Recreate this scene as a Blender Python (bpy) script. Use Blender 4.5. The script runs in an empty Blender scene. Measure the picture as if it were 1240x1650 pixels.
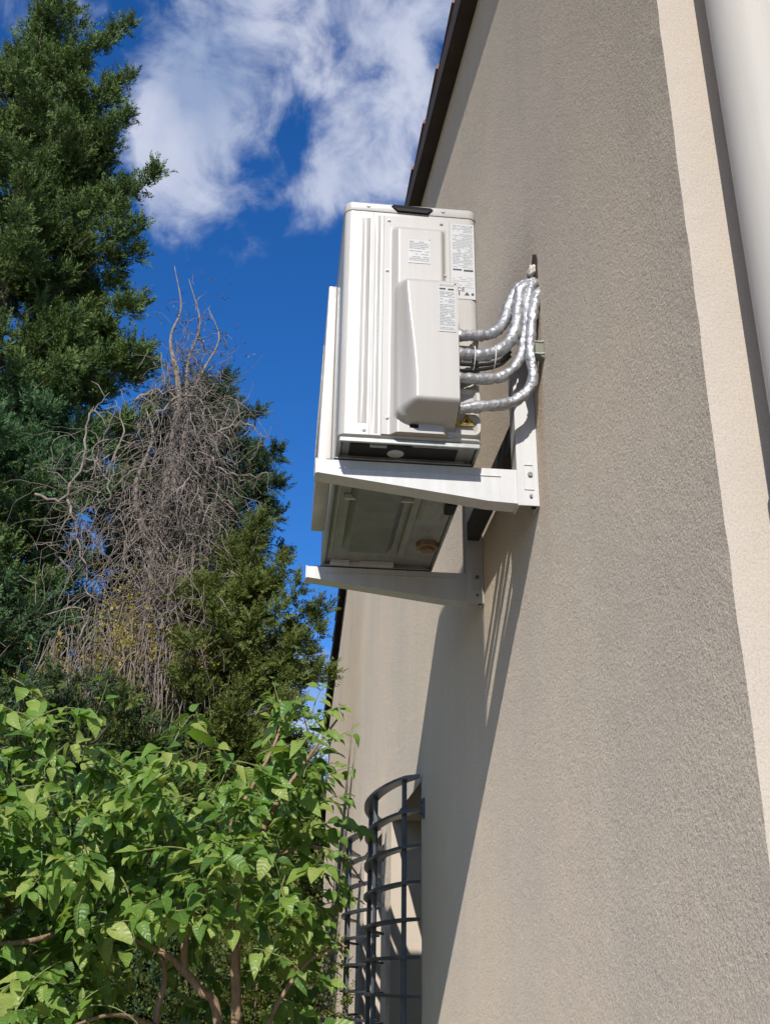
import bpy, bmesh, math, random
import numpy as np
from mathutils import Vector, Matrix
R = math.radians
SC = bpy.context.scene
COL = SC.collection

# ------------------------------------------------------------------ camera
def cam_axes(yaw, pitch, roll):
    f = Vector((math.sin(yaw)*math.cos(pitch), math.cos(yaw)*math.cos(pitch), math.sin(pitch)))
    r = Vector((math.cos(yaw), -math.sin(yaw), 0)); u = r.cross(f)
    return f, r*math.cos(roll)+u*math.sin(roll), u*math.cos(roll)-r*math.sin(roll)
f_, r_, u_ = cam_axes(0.0957, 0.4214, 0.0131)
cd = bpy.data.cameras.new('camera'); cam = bpy.data.objects.new('camera', cd); COL.objects.link(cam)
cam.matrix_world = Matrix(((r_.x, u_.x, -f_.x, -0.5708), (r_.y, u_.y, -f_.y, 0), (r_.z, u_.z, -f_.z, 1.6), (0, 0, 0, 1)))
cd.sensor_fit = 'VERTICAL'; cd.sensor_height = 24; cd.lens = 24*1694.19/1650
cd.clip_start = 0.05; cd.clip_end = 2000
SC.camera = cam

# ------------------------------------------------------------------ sun, sky, exposure
SUN = Vector((1, 5.2, -3.62)).normalized()          # the way the light travels
el = math.asin(-SUN.z); az = math.atan2(-SUN.x, -SUN.y)
ld = bpy.data.lights.new('sun', 'SUN'); ld.energy = 4.0; ld.angle = R(0.53); ld.color = (1, 0.965, 0.915)
sun = bpy.data.objects.new('sun', ld); COL.objects.link(sun)
sun.rotation_euler = SUN.to_track_quat('-Z', 'Y').to_euler()
SC.view_settings.view_transform = 'Standard'; SC.view_settings.look = 'None'
SC.view_settings.gamma = 1; SC.view_settings.exposure = 0.3
w = bpy.data.worlds.new('World'); SC.world = w; w.use_nodes = True
nt = w.node_tree; N = nt.nodes; LK = nt.links; N.clear()

def nd(tree, typ, **kw):
    n = tree.nodes.new(typ)
    for k, v in kw.items():
        if k in ('ins',):
            for i, x in v.items(): n.inputs[i].default_value = x
        else: setattr(n, k, v)
    return n
sky = nd(nt, 'ShaderNodeTexSky', sky_type='NISHITA', sun_disc=False, sun_elevation=el, sun_rotation=az, altitude=300, air_density=1.0, dust_density=0.3, ozone_density=3.0)
hsv = nd(nt, 'ShaderNodeHueSaturation'); hsv.inputs['Saturation'].default_value = 1.3; hsv.inputs['Value'].default_value = 0.8
LK.new(sky.outputs[0], hsv.inputs['Color'])
deep = nd(nt, 'ShaderNodeMix', data_type='RGBA', blend_type='MULTIPLY'); deep.inputs['Factor'].default_value = 1; deep.inputs['B'].default_value = (.75, .95, 1.25, 1)
LK.new(hsv.outputs[0], deep.inputs['A'])
tc = nd(nt, 'ShaderNodeTexCoord')
# clouds: lumps of cloud in the sky, broken up by noise
def vmath(op, a, b=None):
    n = nd(nt, 'ShaderNodeVectorMath', operation=op)
    for i, x in enumerate((a, b)):
        if x is None: continue
        if isinstance(x, (tuple, list)): n.inputs[i].default_value = x
        else: LK.new(x, n.inputs[i])
    return n
def mth(op, a, b=None, c=None, tree=None, clamp=False):
    t = tree or nt
    n = nd(t, 'ShaderNodeMath', operation=op, use_clamp=clamp)
    for i, x in enumerate((a, b, c)):
        if x is None: continue
        if isinstance(x, (int, float)): n.inputs[i].default_value = x
        else: t.links.new(x, n.inputs[i])
    return n.outputs[0]
warp = nd(nt, 'ShaderNodeTexNoise', ins={'Scale': 9.0, 'Detail': 5.0, 'Roughness': 0.55})
LK.new(tc.outputs['Generated'], warp.inputs['Vector'])
wv = vmath('SUBTRACT', warp.outputs['Color'], (0.5, 0.5, 0.5))
ws = nd(nt, 'ShaderNodeVectorMath', operation='SCALE'); LK.new(wv.outputs[0], ws.inputs[0]); ws.inputs['Scale'].default_value = 0.14
wd = vmath('ADD', tc.outputs['Generated'], ws.outputs[0])
CLOUDS = [((-0.094, 0.7435, 0.6621), .065, 1.05), ((-0.137, 0.730, 0.668), .05, .8), ((-0.108, 0.70, 0.706), .05, .85), ((-0.0488, 0.668, 0.7427), .07, .9),
          ((0.0249, 0.6528, 0.7571), .07, .75), ((0.085, 0.66, 0.745), .07, .95), ((0.0739, 0.7034, 0.707), .045, .9), ((0.045, 0.735, 0.676), .045, .85),
          ((0.08, 0.738, 0.67), .04, .9), ((0.0011, 0.762, 0.648), .035, .6), ((0.0196, 0.7, 0.714), .035, .5), ((-0.1823, 0.6552, 0.7331), .035, .5), ((-0.25, 0.64, 0.725), .05, .25),
          ((0.018, 0.972, 0.225), .07, 1.9), ((-0.22, 0.965, 0.13), .16, 1.1), ((-0.06, 0.62, 0.78), .08, .8), ((0.05, 0.60, 0.80), .08, .8),
          ((0.6, 0.5, 0.55), .3, 1.0), ((-0.8, 0.1, 0.55), .5, 1.4), ((-0.75, -0.5, 0.3), .4, 1.3), ((-0.9, 0.3, 0.2), .35, 1.2), ((0.3, -0.6, 0.6), .3, .9), ((-0.7, 0.65, 0.3), .2, .9), ((0.75, -0.3, 0.4), .3, .9), ((-0.4, -0.7, 0.5), .25, .8)]  # last row: unseen clouds, added for neutral fill light on the wall
acc = None
for c, rad, wgt in CLOUDS:
    d = vmath('DISTANCE', wd.outputs[0], tuple(Vector(c).normalized()))
    m = nd(nt, 'ShaderNodeMapRange', interpolation_type='SMOOTHSTEP', ins={1: rad*1.55, 2: rad*0.1, 3: 0.0, 4: wgt}); LK.new(d.outputs['Value'], m.inputs[0])
    acc = m.outputs[0] if acc is None else mth('ADD', acc, m.outputs[0])
acc = mth('MINIMUM', acc, 1.15)
n1 = nd(nt, 'ShaderNodeTexNoise', ins={'Scale': 16.0, 'Detail': 9.0, 'Roughness': 0.6, 'Distortion': 0.4})
LK.new(tc.outputs['Generated'], n1.inputs['Vector'])
dn = mth('ADD', acc, mth('MULTIPLY', mth('SUBTRACT', n1.outputs['Fac'], 0.53), 3.4))
cm = nd(nt, 'ShaderNodeMapRange', interpolation_type='SMOOTHSTEP', ins={1: 0.10, 2: 1.55, 3: 0.0, 4: 0.86}); LK.new(dn, cm.inputs[0])
accg = nd(nt, 'ShaderNodeMapRange', ins={1: 0.02, 2: 0.3}); LK.new(acc, accg.inputs[0])
mask = mth('MULTIPLY', cm.outputs[0], accg.outputs[0])
n2 = nd(nt, 'ShaderNodeTexNoise', ins={'Scale': 7.0, 'Detail': 4.0}); LK.new(tc.outputs['Generated'], n2.inputs['Vector'])
ccol = nd(nt, 'ShaderNodeMix', data_type='RGBA'); ccol.inputs['A'].default_value = (2.3, 2.9, 4.2, 1); ccol.inputs['B'].default_value = (4.9, 5.1, 5.9, 1)
cr = nd(nt, 'ShaderNodeMapRange', ins={1: 0.35, 2: 0.62}); LK.new(n2.outputs['Fac'], cr.inputs[0]); LK.new(cr.outputs[0], ccol.inputs['Factor'])
mx = nd(nt, 'ShaderNodeMix', data_type='RGBA'); LK.new(mask, mx.inputs['Factor']); LK.new(deep.outputs['Result'], mx.inputs['A']); LK.new(ccol.outputs['Result'], mx.inputs['B'])
bg = nd(nt, 'ShaderNodeBackground'); bg.inputs['Strength'].default_value = 0.125
LK.new(mx.outputs['Result'], bg.inputs['Color'])
wo = nd(nt, 'ShaderNodeOutputWorld'); LK.new(bg.outputs[0], wo.inputs[0])

# ------------------------------------------------------------------ helpers
def tag(o, label=None, cat=None, group=None, kind=None):
    if label: o['label'] = label
    if cat: o['category'] = cat
    if group: o['group'] = group
    if kind: o['kind'] = kind
    return o
def thing(name, loc, label, cat, group=None, kind=None):
    o = bpy.data.objects.new(name, None); COL.objects.link(o); o.location = loc; o.empty_display_size = 0.1
    return tag(o, label, cat, group, kind)
def base_of(o):
    v = Vector((0, 0, 0))
    while o is not None: v += o.location; o = o.parent
    return v
def link(name, me, mat, parent=None, smooth=False, bevel=0, seg=2, loc=None):
    """link a mesh whose vertices are in world coordinates"""
    if loc is not None: me.transform(Matrix.Translation(-Vector(loc)))
    if parent is not None: me.transform(Matrix.Translation(-base_of(parent)))
    o = bpy.data.objects.new(name, me); COL.objects.link(o)
    if loc is not None: o.location = loc
    if mat: me.materials.append(mat)
    if parent is not None: o.parent = parent
    if smooth:
        me.polygons.foreach_set('use_smooth', [True]*len(me.polygons))
    if bevel:
        b = o.modifiers.new('b', 'BEVEL'); b.width = bevel; b.segments = seg; b.limit_method = 'ANGLE'; b.angle_limit = R(40)
    return o
class MB:
    def __init__(s): s.v = []; s.f = []
    def add(s, vs, fs):
        k = len(s.v); s.v += [tuple(v) for v in vs]; s.f += [tuple(i+k for i in f) for f in fs]
    def box(s, x0, x1, y0, y1, z0, z1):
        vs = [(x, y, z) for x in (x0, x1) for y in (y0, y1) for z in (z0, z1)]
        s.add(vs, [(0, 1, 3, 2), (4, 6, 7, 5), (0, 4, 5, 1), (2, 3, 7, 6), (0, 2, 6, 4), (1, 5, 7, 3)]); return s
    def prism(s, pts, a0, a1, axis='y'):
        """outline extruded along an axis; pts are (x,z) for y, (y,z) for x, (x,y) for z"""
        n = len(pts)
        def P(p, a): return (p[0], a, p[1]) if axis == 'y' else ((a, p[0], p[1]) if axis == 'x' else (p[0], p[1], a))
        vs = [P(p, a0) for p in pts]+[P(p, a1) for p in pts]
        fs = [tuple(range(n)), tuple(range(2*n-1, n-1, -1))]+[(i, i+n, (i+1) % n+n, (i+1) % n) for i in range(n)]
        s.add(vs, fs); return s
    def tube(s, pts, r, n=10, caps=True, wob=0.0, seed=0):
        rnd = random.Random(seed)
        P = [Vector(p) for p in pts]; k0 = len(s.v); m = len(P)
        rs = r if isinstance(r, (list, tuple)) else [r]*m
        ref = Vector((0.31, 0.22, 0.93)); prev = None
        for i, p in enumerate(P):
            t = (P[min(i+1, m-1)]-P[max(i-1, 0)]).normalized()
            if prev is None: a = t.cross(ref)
            else: a = prev-t*prev.dot(t)
            if a.length < 1e-4: a = t.orthogonal()
            a.normalize(); prev = a; b = t.cross(a)
            for j in range(n):
                th = 2*math.pi*j/n; rr = rs[i]*(1+wob*(rnd.random()-.5))
                s.v.append(tuple(p+a*math.cos(th)*rr+b*math.sin(th)*rr))
        for i in range(m-1):
            for j in range(n):
                q = k0+i*n; s.f.append((q+j, q+(j+1) % n, q+n+(j+1) % n, q+n+j))
        if caps:
            s.f.append(tuple(k0+j for j in range(n-1, -1, -1))); s.f.append(tuple(k0+(m-1)*n+j for j in range(n)))
        return s
    def disc(s, c, nrm, r, h, n=14):
        c = Vector(c); nrm = Vector(nrm).normalized(); return s.tube([c, c+nrm*h], r, n)
    def build(s, name, mat, parent=None, smooth=False, bevel=0, seg=2, fix=True, loc=None):
        me = bpy.data.meshes.new(name); me.from_pydata(s.v, [], s.f)
        if fix:
            bm = bmesh.new(); bm.from_mesh(me); bmesh.ops.recalc_face_normals(bm, faces=bm.faces[:]); bm.to_mesh(me); bm.free()
        me.update()
        return link(name, me, mat, parent, smooth, bevel, seg, loc)
def spline(pts, k=6):
    P = [Vector(p) for p in pts]; out = []
    Q = [P[0]*2-P[1]]+P+[P[-1]*2-P[-2]]
    for i in range(1, len(Q)-2):
        for j in range(k):
            t = j/k; a, b, c, d = Q[i-1], Q[i], Q[i+1], Q[i+2]
            out.append(.5*((2*b)+(c-a)*t+(2*a-5*b+4*c-d)*t*t+(3*b-a-3*c+d)*t**3))
    out.append(P[-1]); return out
def auto_smooth(o, ang=35):
    me = o.data
    bm = bmesh.new(); bm.from_mesh(me)
    for e in bm.edges:
        if len(e.link_faces) == 2 and e.calc_face_angle(0) > R(ang): e.smooth = False
    for f in bm.faces: f.smooth = True
    bm.to_mesh(me); bm.free(); return o

# ------------------------------------------------------------------ materials
def mat_base(name):
    m = bpy.data.materials.new(name); m.use_nodes = True; t = m.node_tree; b = t.nodes['Principled BSDF']; return m, t, b
def ramp(t, fac, stops):
    n = t.nodes.new('ShaderNodeValToRGB'); e = n.color_ramp.elements
    while len(e) < len(stops): e.new(0.5)
    for i, (p, c) in enumerate(stops): e[i].position = p; e[i].color = (*c, 1) if len(c) == 3 else c
    t.links.new(fac, n.inputs[0]); return n
def noise(t, vec, scale, detail=4, rough=.5, dist=0):
    n = nd(t, 'ShaderNodeTexNoise', ins={'Scale': scale, 'Detail': detail, 'Roughness': rough, 'Distortion': dist}); t.links.new(vec, n.inputs['Vector']); return n.outputs['Fac']
def mapped(t, vec, sc):
    n = nd(t, 'ShaderNodeMapping'); n.inputs['Scale'].default_value = sc; t.links.new(vec, n.inputs['Vector']); return n.outputs[0]
def paint(name, col, rough=.4, metal=0, bump=0, bscale=60, var=.06, spec=.5, vscale=8, coat=0):
    m, t, b = mat_base(name); g = nd(t, 'ShaderNodeNewGeometry').outputs['Position']
    nn = noise(t, g, vscale, 5, .6)
    c0 = tuple(max(0, x*(1-var)) for x in col); c1 = tuple(min(1, x*(1+var)) for x in col)
    r = ramp(t, nn, [(.3, c0), (.7, c1)]); t.links.new(r.outputs[0], b.inputs['Base Color'])
    b.inputs['Roughness'].default_value = rough; b.inputs['Metallic'].default_value = metal; b.inputs['Specular IOR Level'].default_value = spec
    if coat: b.inputs['Coat Weight'].default_value = coat; b.inputs['Coat Roughness'].default_value = .15
    if bump:
        bn = nd(t, 'ShaderNodeBump', ins={'Strength': bump, 'Distance': .002}); t.links.new(noise(t, g, bscale, 6, .6), bn.inputs['Height']); t.links.new(bn.outputs[0], b.inputs['Normal'])
    return m
def grime(m, amt=.10, sc=(26, 26, 1.6)):
    t = m.node_tree; b = t.nodes['Principled BSDF']; g = nd(t, 'ShaderNodeNewGeometry').outputs['Position']
    src = b.inputs['Base Color'].links[0].from_socket
    st = ramp(t, noise(t, mapped(t, g, sc), 1.6, 6, .65, .2), [(.42, (.74, .70, .62)), (.60, (1, 1, 1))]); sp = ramp(t, noise(t, g, 210, 2, .5), [(.25, (.55, .48, .40)), (.33, (1, 1, 1))])
    a = nd(t, 'ShaderNodeMix', data_type='RGBA', blend_type='MULTIPLY'); a.inputs['Factor'].default_value = amt; t.links.new(src, a.inputs['A']); t.links.new(st.outputs[0], a.inputs['B'])
    c = nd(t, 'ShaderNodeMix', data_type='RGBA', blend_type='MULTIPLY'); c.inputs['Factor'].default_value = amt*2; t.links.new(a.outputs['Result'], c.inputs['A']); t.links.new(sp.outputs[0], c.inputs['B'])
    t.links.new(c.outputs['Result'], b.inputs['Base Color'])
def stucco_mat(name, col, strength=.9, streak=.5, dr=1.0, fs=170, fv=.8):
    m, t, b = mat_base(name); g = nd(t, 'ShaderNodeNewGeometry').outputs['Position']
    big = noise(t, g, 1.1, 5, .6); st = noise(t, mapped(t, g, (9, 9, .28)), 1.4, 6, .6, .3)
    fine = noise(t, g, fs, 3, .7)
    c = [tuple(x*k for x in col) for k in (.92, 1.0, 1.07)]
    r = ramp(t, big, [(.3, tuple(x*y for x, y in zip(c[0], (1.0, 1.0, 1.04)))), (.5, c[1]), (.72, tuple(x*y for x, y in zip(c[2], (1.03, .99, .96))))])
    r2 = ramp(t, st, [(.35, (.82, .81, .80)), (.55, (1, 1, 1)), (.8, (1.0, 1.0, 1.0))])
    mxx = nd(t, 'ShaderNodeMix', data_type='RGBA', blend_type='MULTIPLY'); mxx.inputs['Factor'].default_value = streak
    t.links.new(r.outputs[0], mxx.inputs['A']); t.links.new(r2.outputs[0], mxx.inputs['B'])
    r3 = ramp(t, fine, [(.34, (.66, .64, .62)), (.55, (1.05, 1.05, 1.05))])
    m2 = nd(t, 'ShaderNodeMix', data_type='RGBA', blend_type='MULTIPLY'); m2.inputs['Factor'].default_value = fv
    t.links.new(mxx.outputs['Result'], m2.inputs['A']); t.links.new(r3.outputs[0], m2.inputs['B'])
    sx_ = nd(t, 'ShaderNodeSeparateXYZ'); t.links.new(g, sx_.inputs[0])      # rusty run-off beside the bracket and under the pipe hole
    res = m2.outputs['Result']
    for yc_, wy, za_, zb_, cc, am in ((2.135, .05, 2.35, 2.98, (.80, .62, .44, 1), .55), (2.11, .045, 2.9, 3.22, (.72, .64, .55, 1), .5), (2.83, .06, 2.0, 2.66, (.80, .70, .58, 1), .35), (5.0, .7, .4, 1.05, (.72, .68, .62, 1), .4)):
        dy_ = mth('ABSOLUTE', mth('SUBTRACT', sx_.outputs[1], yc_, tree=t), tree=t)
        a_ = nd(t, 'ShaderNodeMapRange', interpolation_type='SMOOTHSTEP', ins={1: wy, 2: wy*.2, 3: 0.0, 4: 1.0}); t.links.new(dy_, a_.inputs[0])
        b_ = nd(t, 'ShaderNodeMapRange', ins={1: za_, 2: zb_, 3: 0.0, 4: 1.0}); t.links.new(sx_.outputs[2], b_.inputs[0])
        c_ = nd(t, 'ShaderNodeMapRange', ins={1: zb_+.06, 2: zb_, 3: 0.0, 4: 1.0}); t.links.new(sx_.outputs[2], c_.inputs[0])
        k_ = mth('MULTIPLY', mth('MULTIPLY', a_.outputs[0], mth('MULTIPLY', b_.outputs[0], c_.outputs[0], tree=t), tree=t), mth('MULTIPLY', st, am*1.8, tree=t), tree=t, clamp=True)
        x_ = nd(t, 'ShaderNodeMix', data_type='RGBA', blend_type='MULTIPLY'); t.links.new(k_, x_.inputs['Factor']); t.links.new(res, x_.inputs['A']); x_.inputs['B'].default_value = cc; res = x_.outputs['Result']
    t.links.new(res, b.inputs['Base Color'])
    b.inputs['Roughness'].default_value = .95; b.inputs['Specular IOR Level'].default_value = .15; b.inputs['Diffuse Roughness'].default_value = dr
    wv_ = nd(t, 'ShaderNodeVectorMath', operation='SCALE'); 
    wn = nd(t, 'ShaderNodeTexNoise', ins={'Scale': 22.0, 'Detail': 2.0}); t.links.new(g, wn.inputs['Vector']); t.links.new(wn.outputs['Color'], wv_.inputs[0]); wv_.inputs['Scale'].default_value = .012
    ad = nd(t, 'ShaderNodeVectorMath', operation='ADD'); t.links.new(g, ad.inputs[0]); t.links.new(wv_.outputs[0], ad.inputs[1])
    h1 = noise(t, mapped(t, ad.outputs[0], (1, 1.0, .8)), 250, 4, .65)      # grain a few millimetres across
    h2 = noise(t, mapped(t, ad.outputs[0], (1, 1, .7)), 75, 3, .6)
    h3 = noise(t, g, 9, 3, .5)
    h = mth('ADD', mth('ADD', mth('MULTIPLY', h1, .9, tree=t), mth('MULTIPLY', h2, .85, tree=t), tree=t), mth('MULTIPLY', h3, 1.0, tree=t), tree=t)
    bn = nd(t, 'ShaderNodeBump', ins={'Strength': strength, 'Distance': .0034}); t.links.new(h, bn.inputs['Height']); t.links.new(bn.outputs[0], b.inputs['Normal'])
    return m
M = {}
M['stucco'] = stucco_mat('stucco', (.61, .52, .405), 1.0, .18)
M['stucco_front'] = stucco_mat('stucco front', (.575, .50, .41), .4, .06, .35, 320, .45)
M['soffit'] = paint('dark wood', (.045, .028, .018), .8, var=.3)
M['tile'] = paint('clay tile', (.20, .10, .06), .85, var=.35, bump=.5)
M['concrete'] = paint('jamb render', (.50, .44, .37), .9, var=.08, bump=.4, bscale=120)
M['shutter'] = paint('window frame paint', (.30, .25, .20), .5, var=.1)
M['glass'] = paint('window glass', (.03, .035, .04), .05, var=.1)
M['white'] = paint('unit enamel', (.485, .455, .41), .33, var=.025, vscale=5, coat=.2)
M['white2'] = paint('cover plastic', (.445, .415, .37), .34, var=.02, vscale=4, coat=.15)
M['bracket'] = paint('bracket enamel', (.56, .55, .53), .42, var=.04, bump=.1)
M['dark'] = paint('black plastic', (.010, .010, .011), .75, spec=.2, var=.2)
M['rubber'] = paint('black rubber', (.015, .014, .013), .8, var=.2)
M['pan'] = paint('coated base steel', (.34, .35, .335), .4, metal=.3, var=.15, vscale=14)
M['pan2'] = paint('coated base steel panel', (.22, .23, .22), .45, metal=.3, var=.12, vscale=14)
M['drain'] = paint('stained drain plug', (.22, .15, .08), .6, var=.4, vscale=60)
M['screw'] = paint('zinc screw', (.22, .22, .21), .35, metal=.7)
M['label'] = paint('sticker', (.45,.435,.41), .4, var=.02)
M['ink'] = paint('grey print', (.31, .31, .31), .6)
M['ink2'] = paint('black print', (.02, .02, .02), .6)
M['yellow'] = paint('warning yellow', (.62, .42, .01), .5)
M['grille'] = paint('grille iron', (.115, .125, .145), .38, metal=.3, var=.25, vscale=20, bump=.3)
M['pvc'] = paint('downpipe enamel', (.50, .455, .39), .65, var=.03, vscale=3, spec=.25)
M['crossbar'] = paint('crossbar shade paint', (.05, .048, .045), .6, metal=.2, var=.2)  # shade behind the unit is put into the bar's near-black colour
M['cable'] = paint('cable sheath', (.012, .012, .012), .55)
M['tie'] = paint('cable tie', (.6, .6, .58), .5)
M['clipp'] = paint('olive plastic', (.17, .17, .11), .6)
M['plaster'] = paint('patch plaster', (.58, .52, .43), .95, bump=.8, bscale=90, var=.15)
M['hole'] = paint('rusty hollow', (.05, .035, .025), .95, var=.3)
grime(M['white'], .22); grime(M['white2'], .14); grime(M['bracket'], .25); grime(M['pvc'], .12); grime(M['pan'], .5, (30, 5, 5)); grime(M['pan2'], .4, (9, 9, 9))
def foil():
    m, t, b = mat_base('crinkled foil'); g = nd(t, 'ShaderNodeNewGeometry').outputs['Position']
    v = nd(t, 'ShaderNodeTexVoronoi', ins={'Scale': 85.0}, feature='F1'); t.links.new(g, v.inputs['Vector'])
    h = mth('ADD', v.outputs['Distance'], mth('MULTIPLY', noise(t, g, 150, 4, .7), 1.0, tree=t), tree=t)
    bn = nd(t, 'ShaderNodeBump', ins={'Strength': .65, 'Distance': .003}); t.links.new(h, bn.inputs['Height']); t.links.new(bn.outputs[0], b.inputs['Normal'])
    r = ramp(t, noise(t, g, 40, 4), [(.3, (.30, .30, .31)), (.7, (.50, .495, .49))]); t.links.new(r.outputs[0], b.inputs['Base Color'])
    b.inputs['Metallic'].default_value = .5; b.inputs['Roughness'].default_value = .40; return m
M['foil'] = foil()
def bark(name, c0, c1, sc=(14, 14, 2)):
    m, t, b = mat_base(name); g = nd(t, 'ShaderNodeNewGeometry').outputs['Position']
    nn = noise(t, mapped(t, g, sc), 2.5, 6, .65); r = ramp(t, nn, [(.3, c0), (.7, c1)]); t.links.new(r.outputs[0], b.inputs['Base Color'])
    b.inputs['Roughness'].default_value = .9
    bn = nd(t, 'ShaderNodeBump', ins={'Strength': .7, 'Distance': .01}); t.links.new(nn, bn.inputs['Height']); t.links.new(bn.outputs[0], b.inputs['Normal']); return m
M['bark'] = bark('bark', (.06, .045, .035), (.16, .12, .09))
M['shoot'] = bark('young green shoot', (.12, .15, .045), (.26, .27, .10), (30, 30, 8))
M['barkgrey'] = bark('dead grey wood', (.13, .102, .08), (.32, .265, .215), (6, 6, 6))
M['barktan'] = bark('tan shrub bark', (.20, .12, .07), (.42, .28, .18), (30, 30, 8))
def leaf_mat(name, stops, trans=.3, rough=.5, spec=.4, sc=2.0, veins=False):
    """colours by each leaf's own random number (attribute 'rnd') and broad natural variation"""
    m, t, b = mat_base(name); g = nd(t, 'ShaderNodeNewGeometry').outputs['Position']
    at = nd(t, 'ShaderNodeAttribute', attribute_name='rnd').outputs['Fac']
    k = mth('ADD', mth('MULTIPLY', at, .7, tree=t), mth('MULTIPLY', noise(t, g, sc, 3), .3, tree=t), tree=t)
    r = ramp(t, k, stops); b.inputs['Roughness'].default_value = rough; b.inputs['Specular IOR Level'].default_value = spec
    if veins:                                  # pale midrib and side veins
        al = nd(t, 'ShaderNodeAttribute', attribute_name='along').outputs['Fac']; ac = nd(t, 'ShaderNodeAttribute', attribute_name='across').outputs['Fac']
        rib_ = mth('LESS_THAN', ac, .09, tree=t)
        sv = mth('FRACT', mth('MULTIPLY', mth('SUBTRACT', al, mth('MULTIPLY', ac, .16, tree=t), tree=t), 6.5, tree=t), tree=t)
        sd_ = mth('ABSOLUTE', mth('SUBTRACT', sv, .5, tree=t), tree=t)
        vm = mth('MAXIMUM', rib_, mth('MULTIPLY', mth('LESS_THAN', sd_, .09, tree=t), .6, tree=t), tree=t)
        vx = nd(t, 'ShaderNodeMix', data_type='RGBA'); t.links.new(mth('MULTIPLY', vm, .18, tree=t), vx.inputs['Factor']); t.links.new(r.outputs[0], vx.inputs['A']); vx.inputs['B'].default_value = (.30, .40, .14, 1)
        bn = nd(t, 'ShaderNodeBump', ins={'Strength': .5, 'Distance': .003}); t.links.new(mth('ADD', mth('MULTIPLY', sd_, 1.5, tree=t), noise(t, g, 60, 3), tree=t), bn.inputs['Height']); t.links.new(bn.outputs[0], b.inputs['Normal'])
        class _o: outputs = [vx.outputs['Result']]
        r = _o
    t.links.new(r.outputs[0], b.inputs['Base Color'])
    tr = nd(t, 'ShaderNodeBsdfTranslucent'); mg = nd(t, 'ShaderNodeMix', data_type='RGBA', blend_type='MULTIPLY'); mg.inputs['Factor'].default_value = 1
    t.links.new(r.outputs[0], mg.inputs['A']); mg.inputs['B'].default_value = (1.6, 1.7, .7, 1); t.links.new(mg.outputs['Result'], tr.inputs['Color'])
    ms = nd(t, 'ShaderNodeMixShader'); ms.inputs[0].default_value = trans
    t.links.new(b.outputs[0], ms.inputs[1]); t.links.new(tr.outputs[0], ms.inputs[2])
    t.links.new(ms.outputs[0], t.nodes['Material Output'].inputs['Surface']); return m
M['cypress'] = leaf_mat('cypress foliage', [(.15, (.025, .045, .014)), (.45, (.080, .125, .030)), (.72, (.145, .205, .058)), (.95, (.22, .18, .06))], .06, .7, .2)
M['cypress_blue'] = leaf_mat('blue green foliage', [(.15, (.028, .065, .028)), (.5, (.080, .150, .060)), (.9, (.16, .26, .11))], .12, .7, .2)
M['cypress_dark'] = leaf_mat('dark conifer foliage', [(.2, (.025, .045, .018)), (.6, (.055, .090, .035)), (.9, (.10, .15, .045))], .12, .7, .2)
M['juniper'] = leaf_mat('olive juniper foliage', [(.15, (.055, .07, .017)), (.5, (.115, .145, .034)), (.9, (.20, .23, .05))], .14, .7, .2)
M['leaf'] = leaf_mat('broad leaf', [(.08, (.050, .110, .020)), (.40, (.10, .195, .030)), (.62, (.175, .29, .048)), (.82, (.30, .36, .085)), (.96, (.46, .46, .16))], .32, .42, .45, 3, veins=True)
M['leafsmall'] = leaf_mat('small leaf', [(.1, (.06, .09, .015)), (.5, (.12, .15, .03)), (.8, (.20, .15, .04)), (.95, (.22, .09, .05))], .3)
M['leafyellow'] = leaf_mat('autumn leaf', [(.1, (.20, .22, .04)), (.5, (.42, .32, .06)), (.9, (.42, .20, .05))], .35)
M['deadleaf'] = leaf_mat('dead leaf', [(.1, (.05, .035, .025)), (.9, (.13, .085, .06))], .1)

# ------------------------------------------------------------------ ground
def ground():
    m, t, b = mat_base('dry garden ground'); g = nd(t, 'ShaderNodeNewGeometry').outputs['Position']
    r = ramp(t, noise(t, g, 3, 8, .65), [(.3, (.18, .14, .09)), (.5, (.25, .195, .125)), (.7, (.17, .15, .075))]); t.links.new(r.outputs[0], b.inputs['Base Color'])
    b.inputs['Roughness'].default_value = 1
    bn = nd(t, 'ShaderNodeBump', ins={'Strength': .8, 'Distance': .03}); t.links.new(noise(t, g, 18, 8, .7), bn.inputs['Height']); t.links.new(bn.outputs[0], b.inputs['Normal'])
    mb = MB(); mb.add([(-400, -400, 0), (400, -400, 0), (400, 400, 0), (-400, 400, 0)], [(0, 1, 2, 3)])
    tag(mb.build('ground', m, fix=False), kind='structure')
    m2 = paint('path concrete', (.28, .235, .175), .9, var=.15, bump=.5)
    mb = MB(); mb.box(-1.5, -.002, -3, 13.2, .002, .03)
    tag(mb.build('path', m2), kind='structure')
ground()

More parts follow.
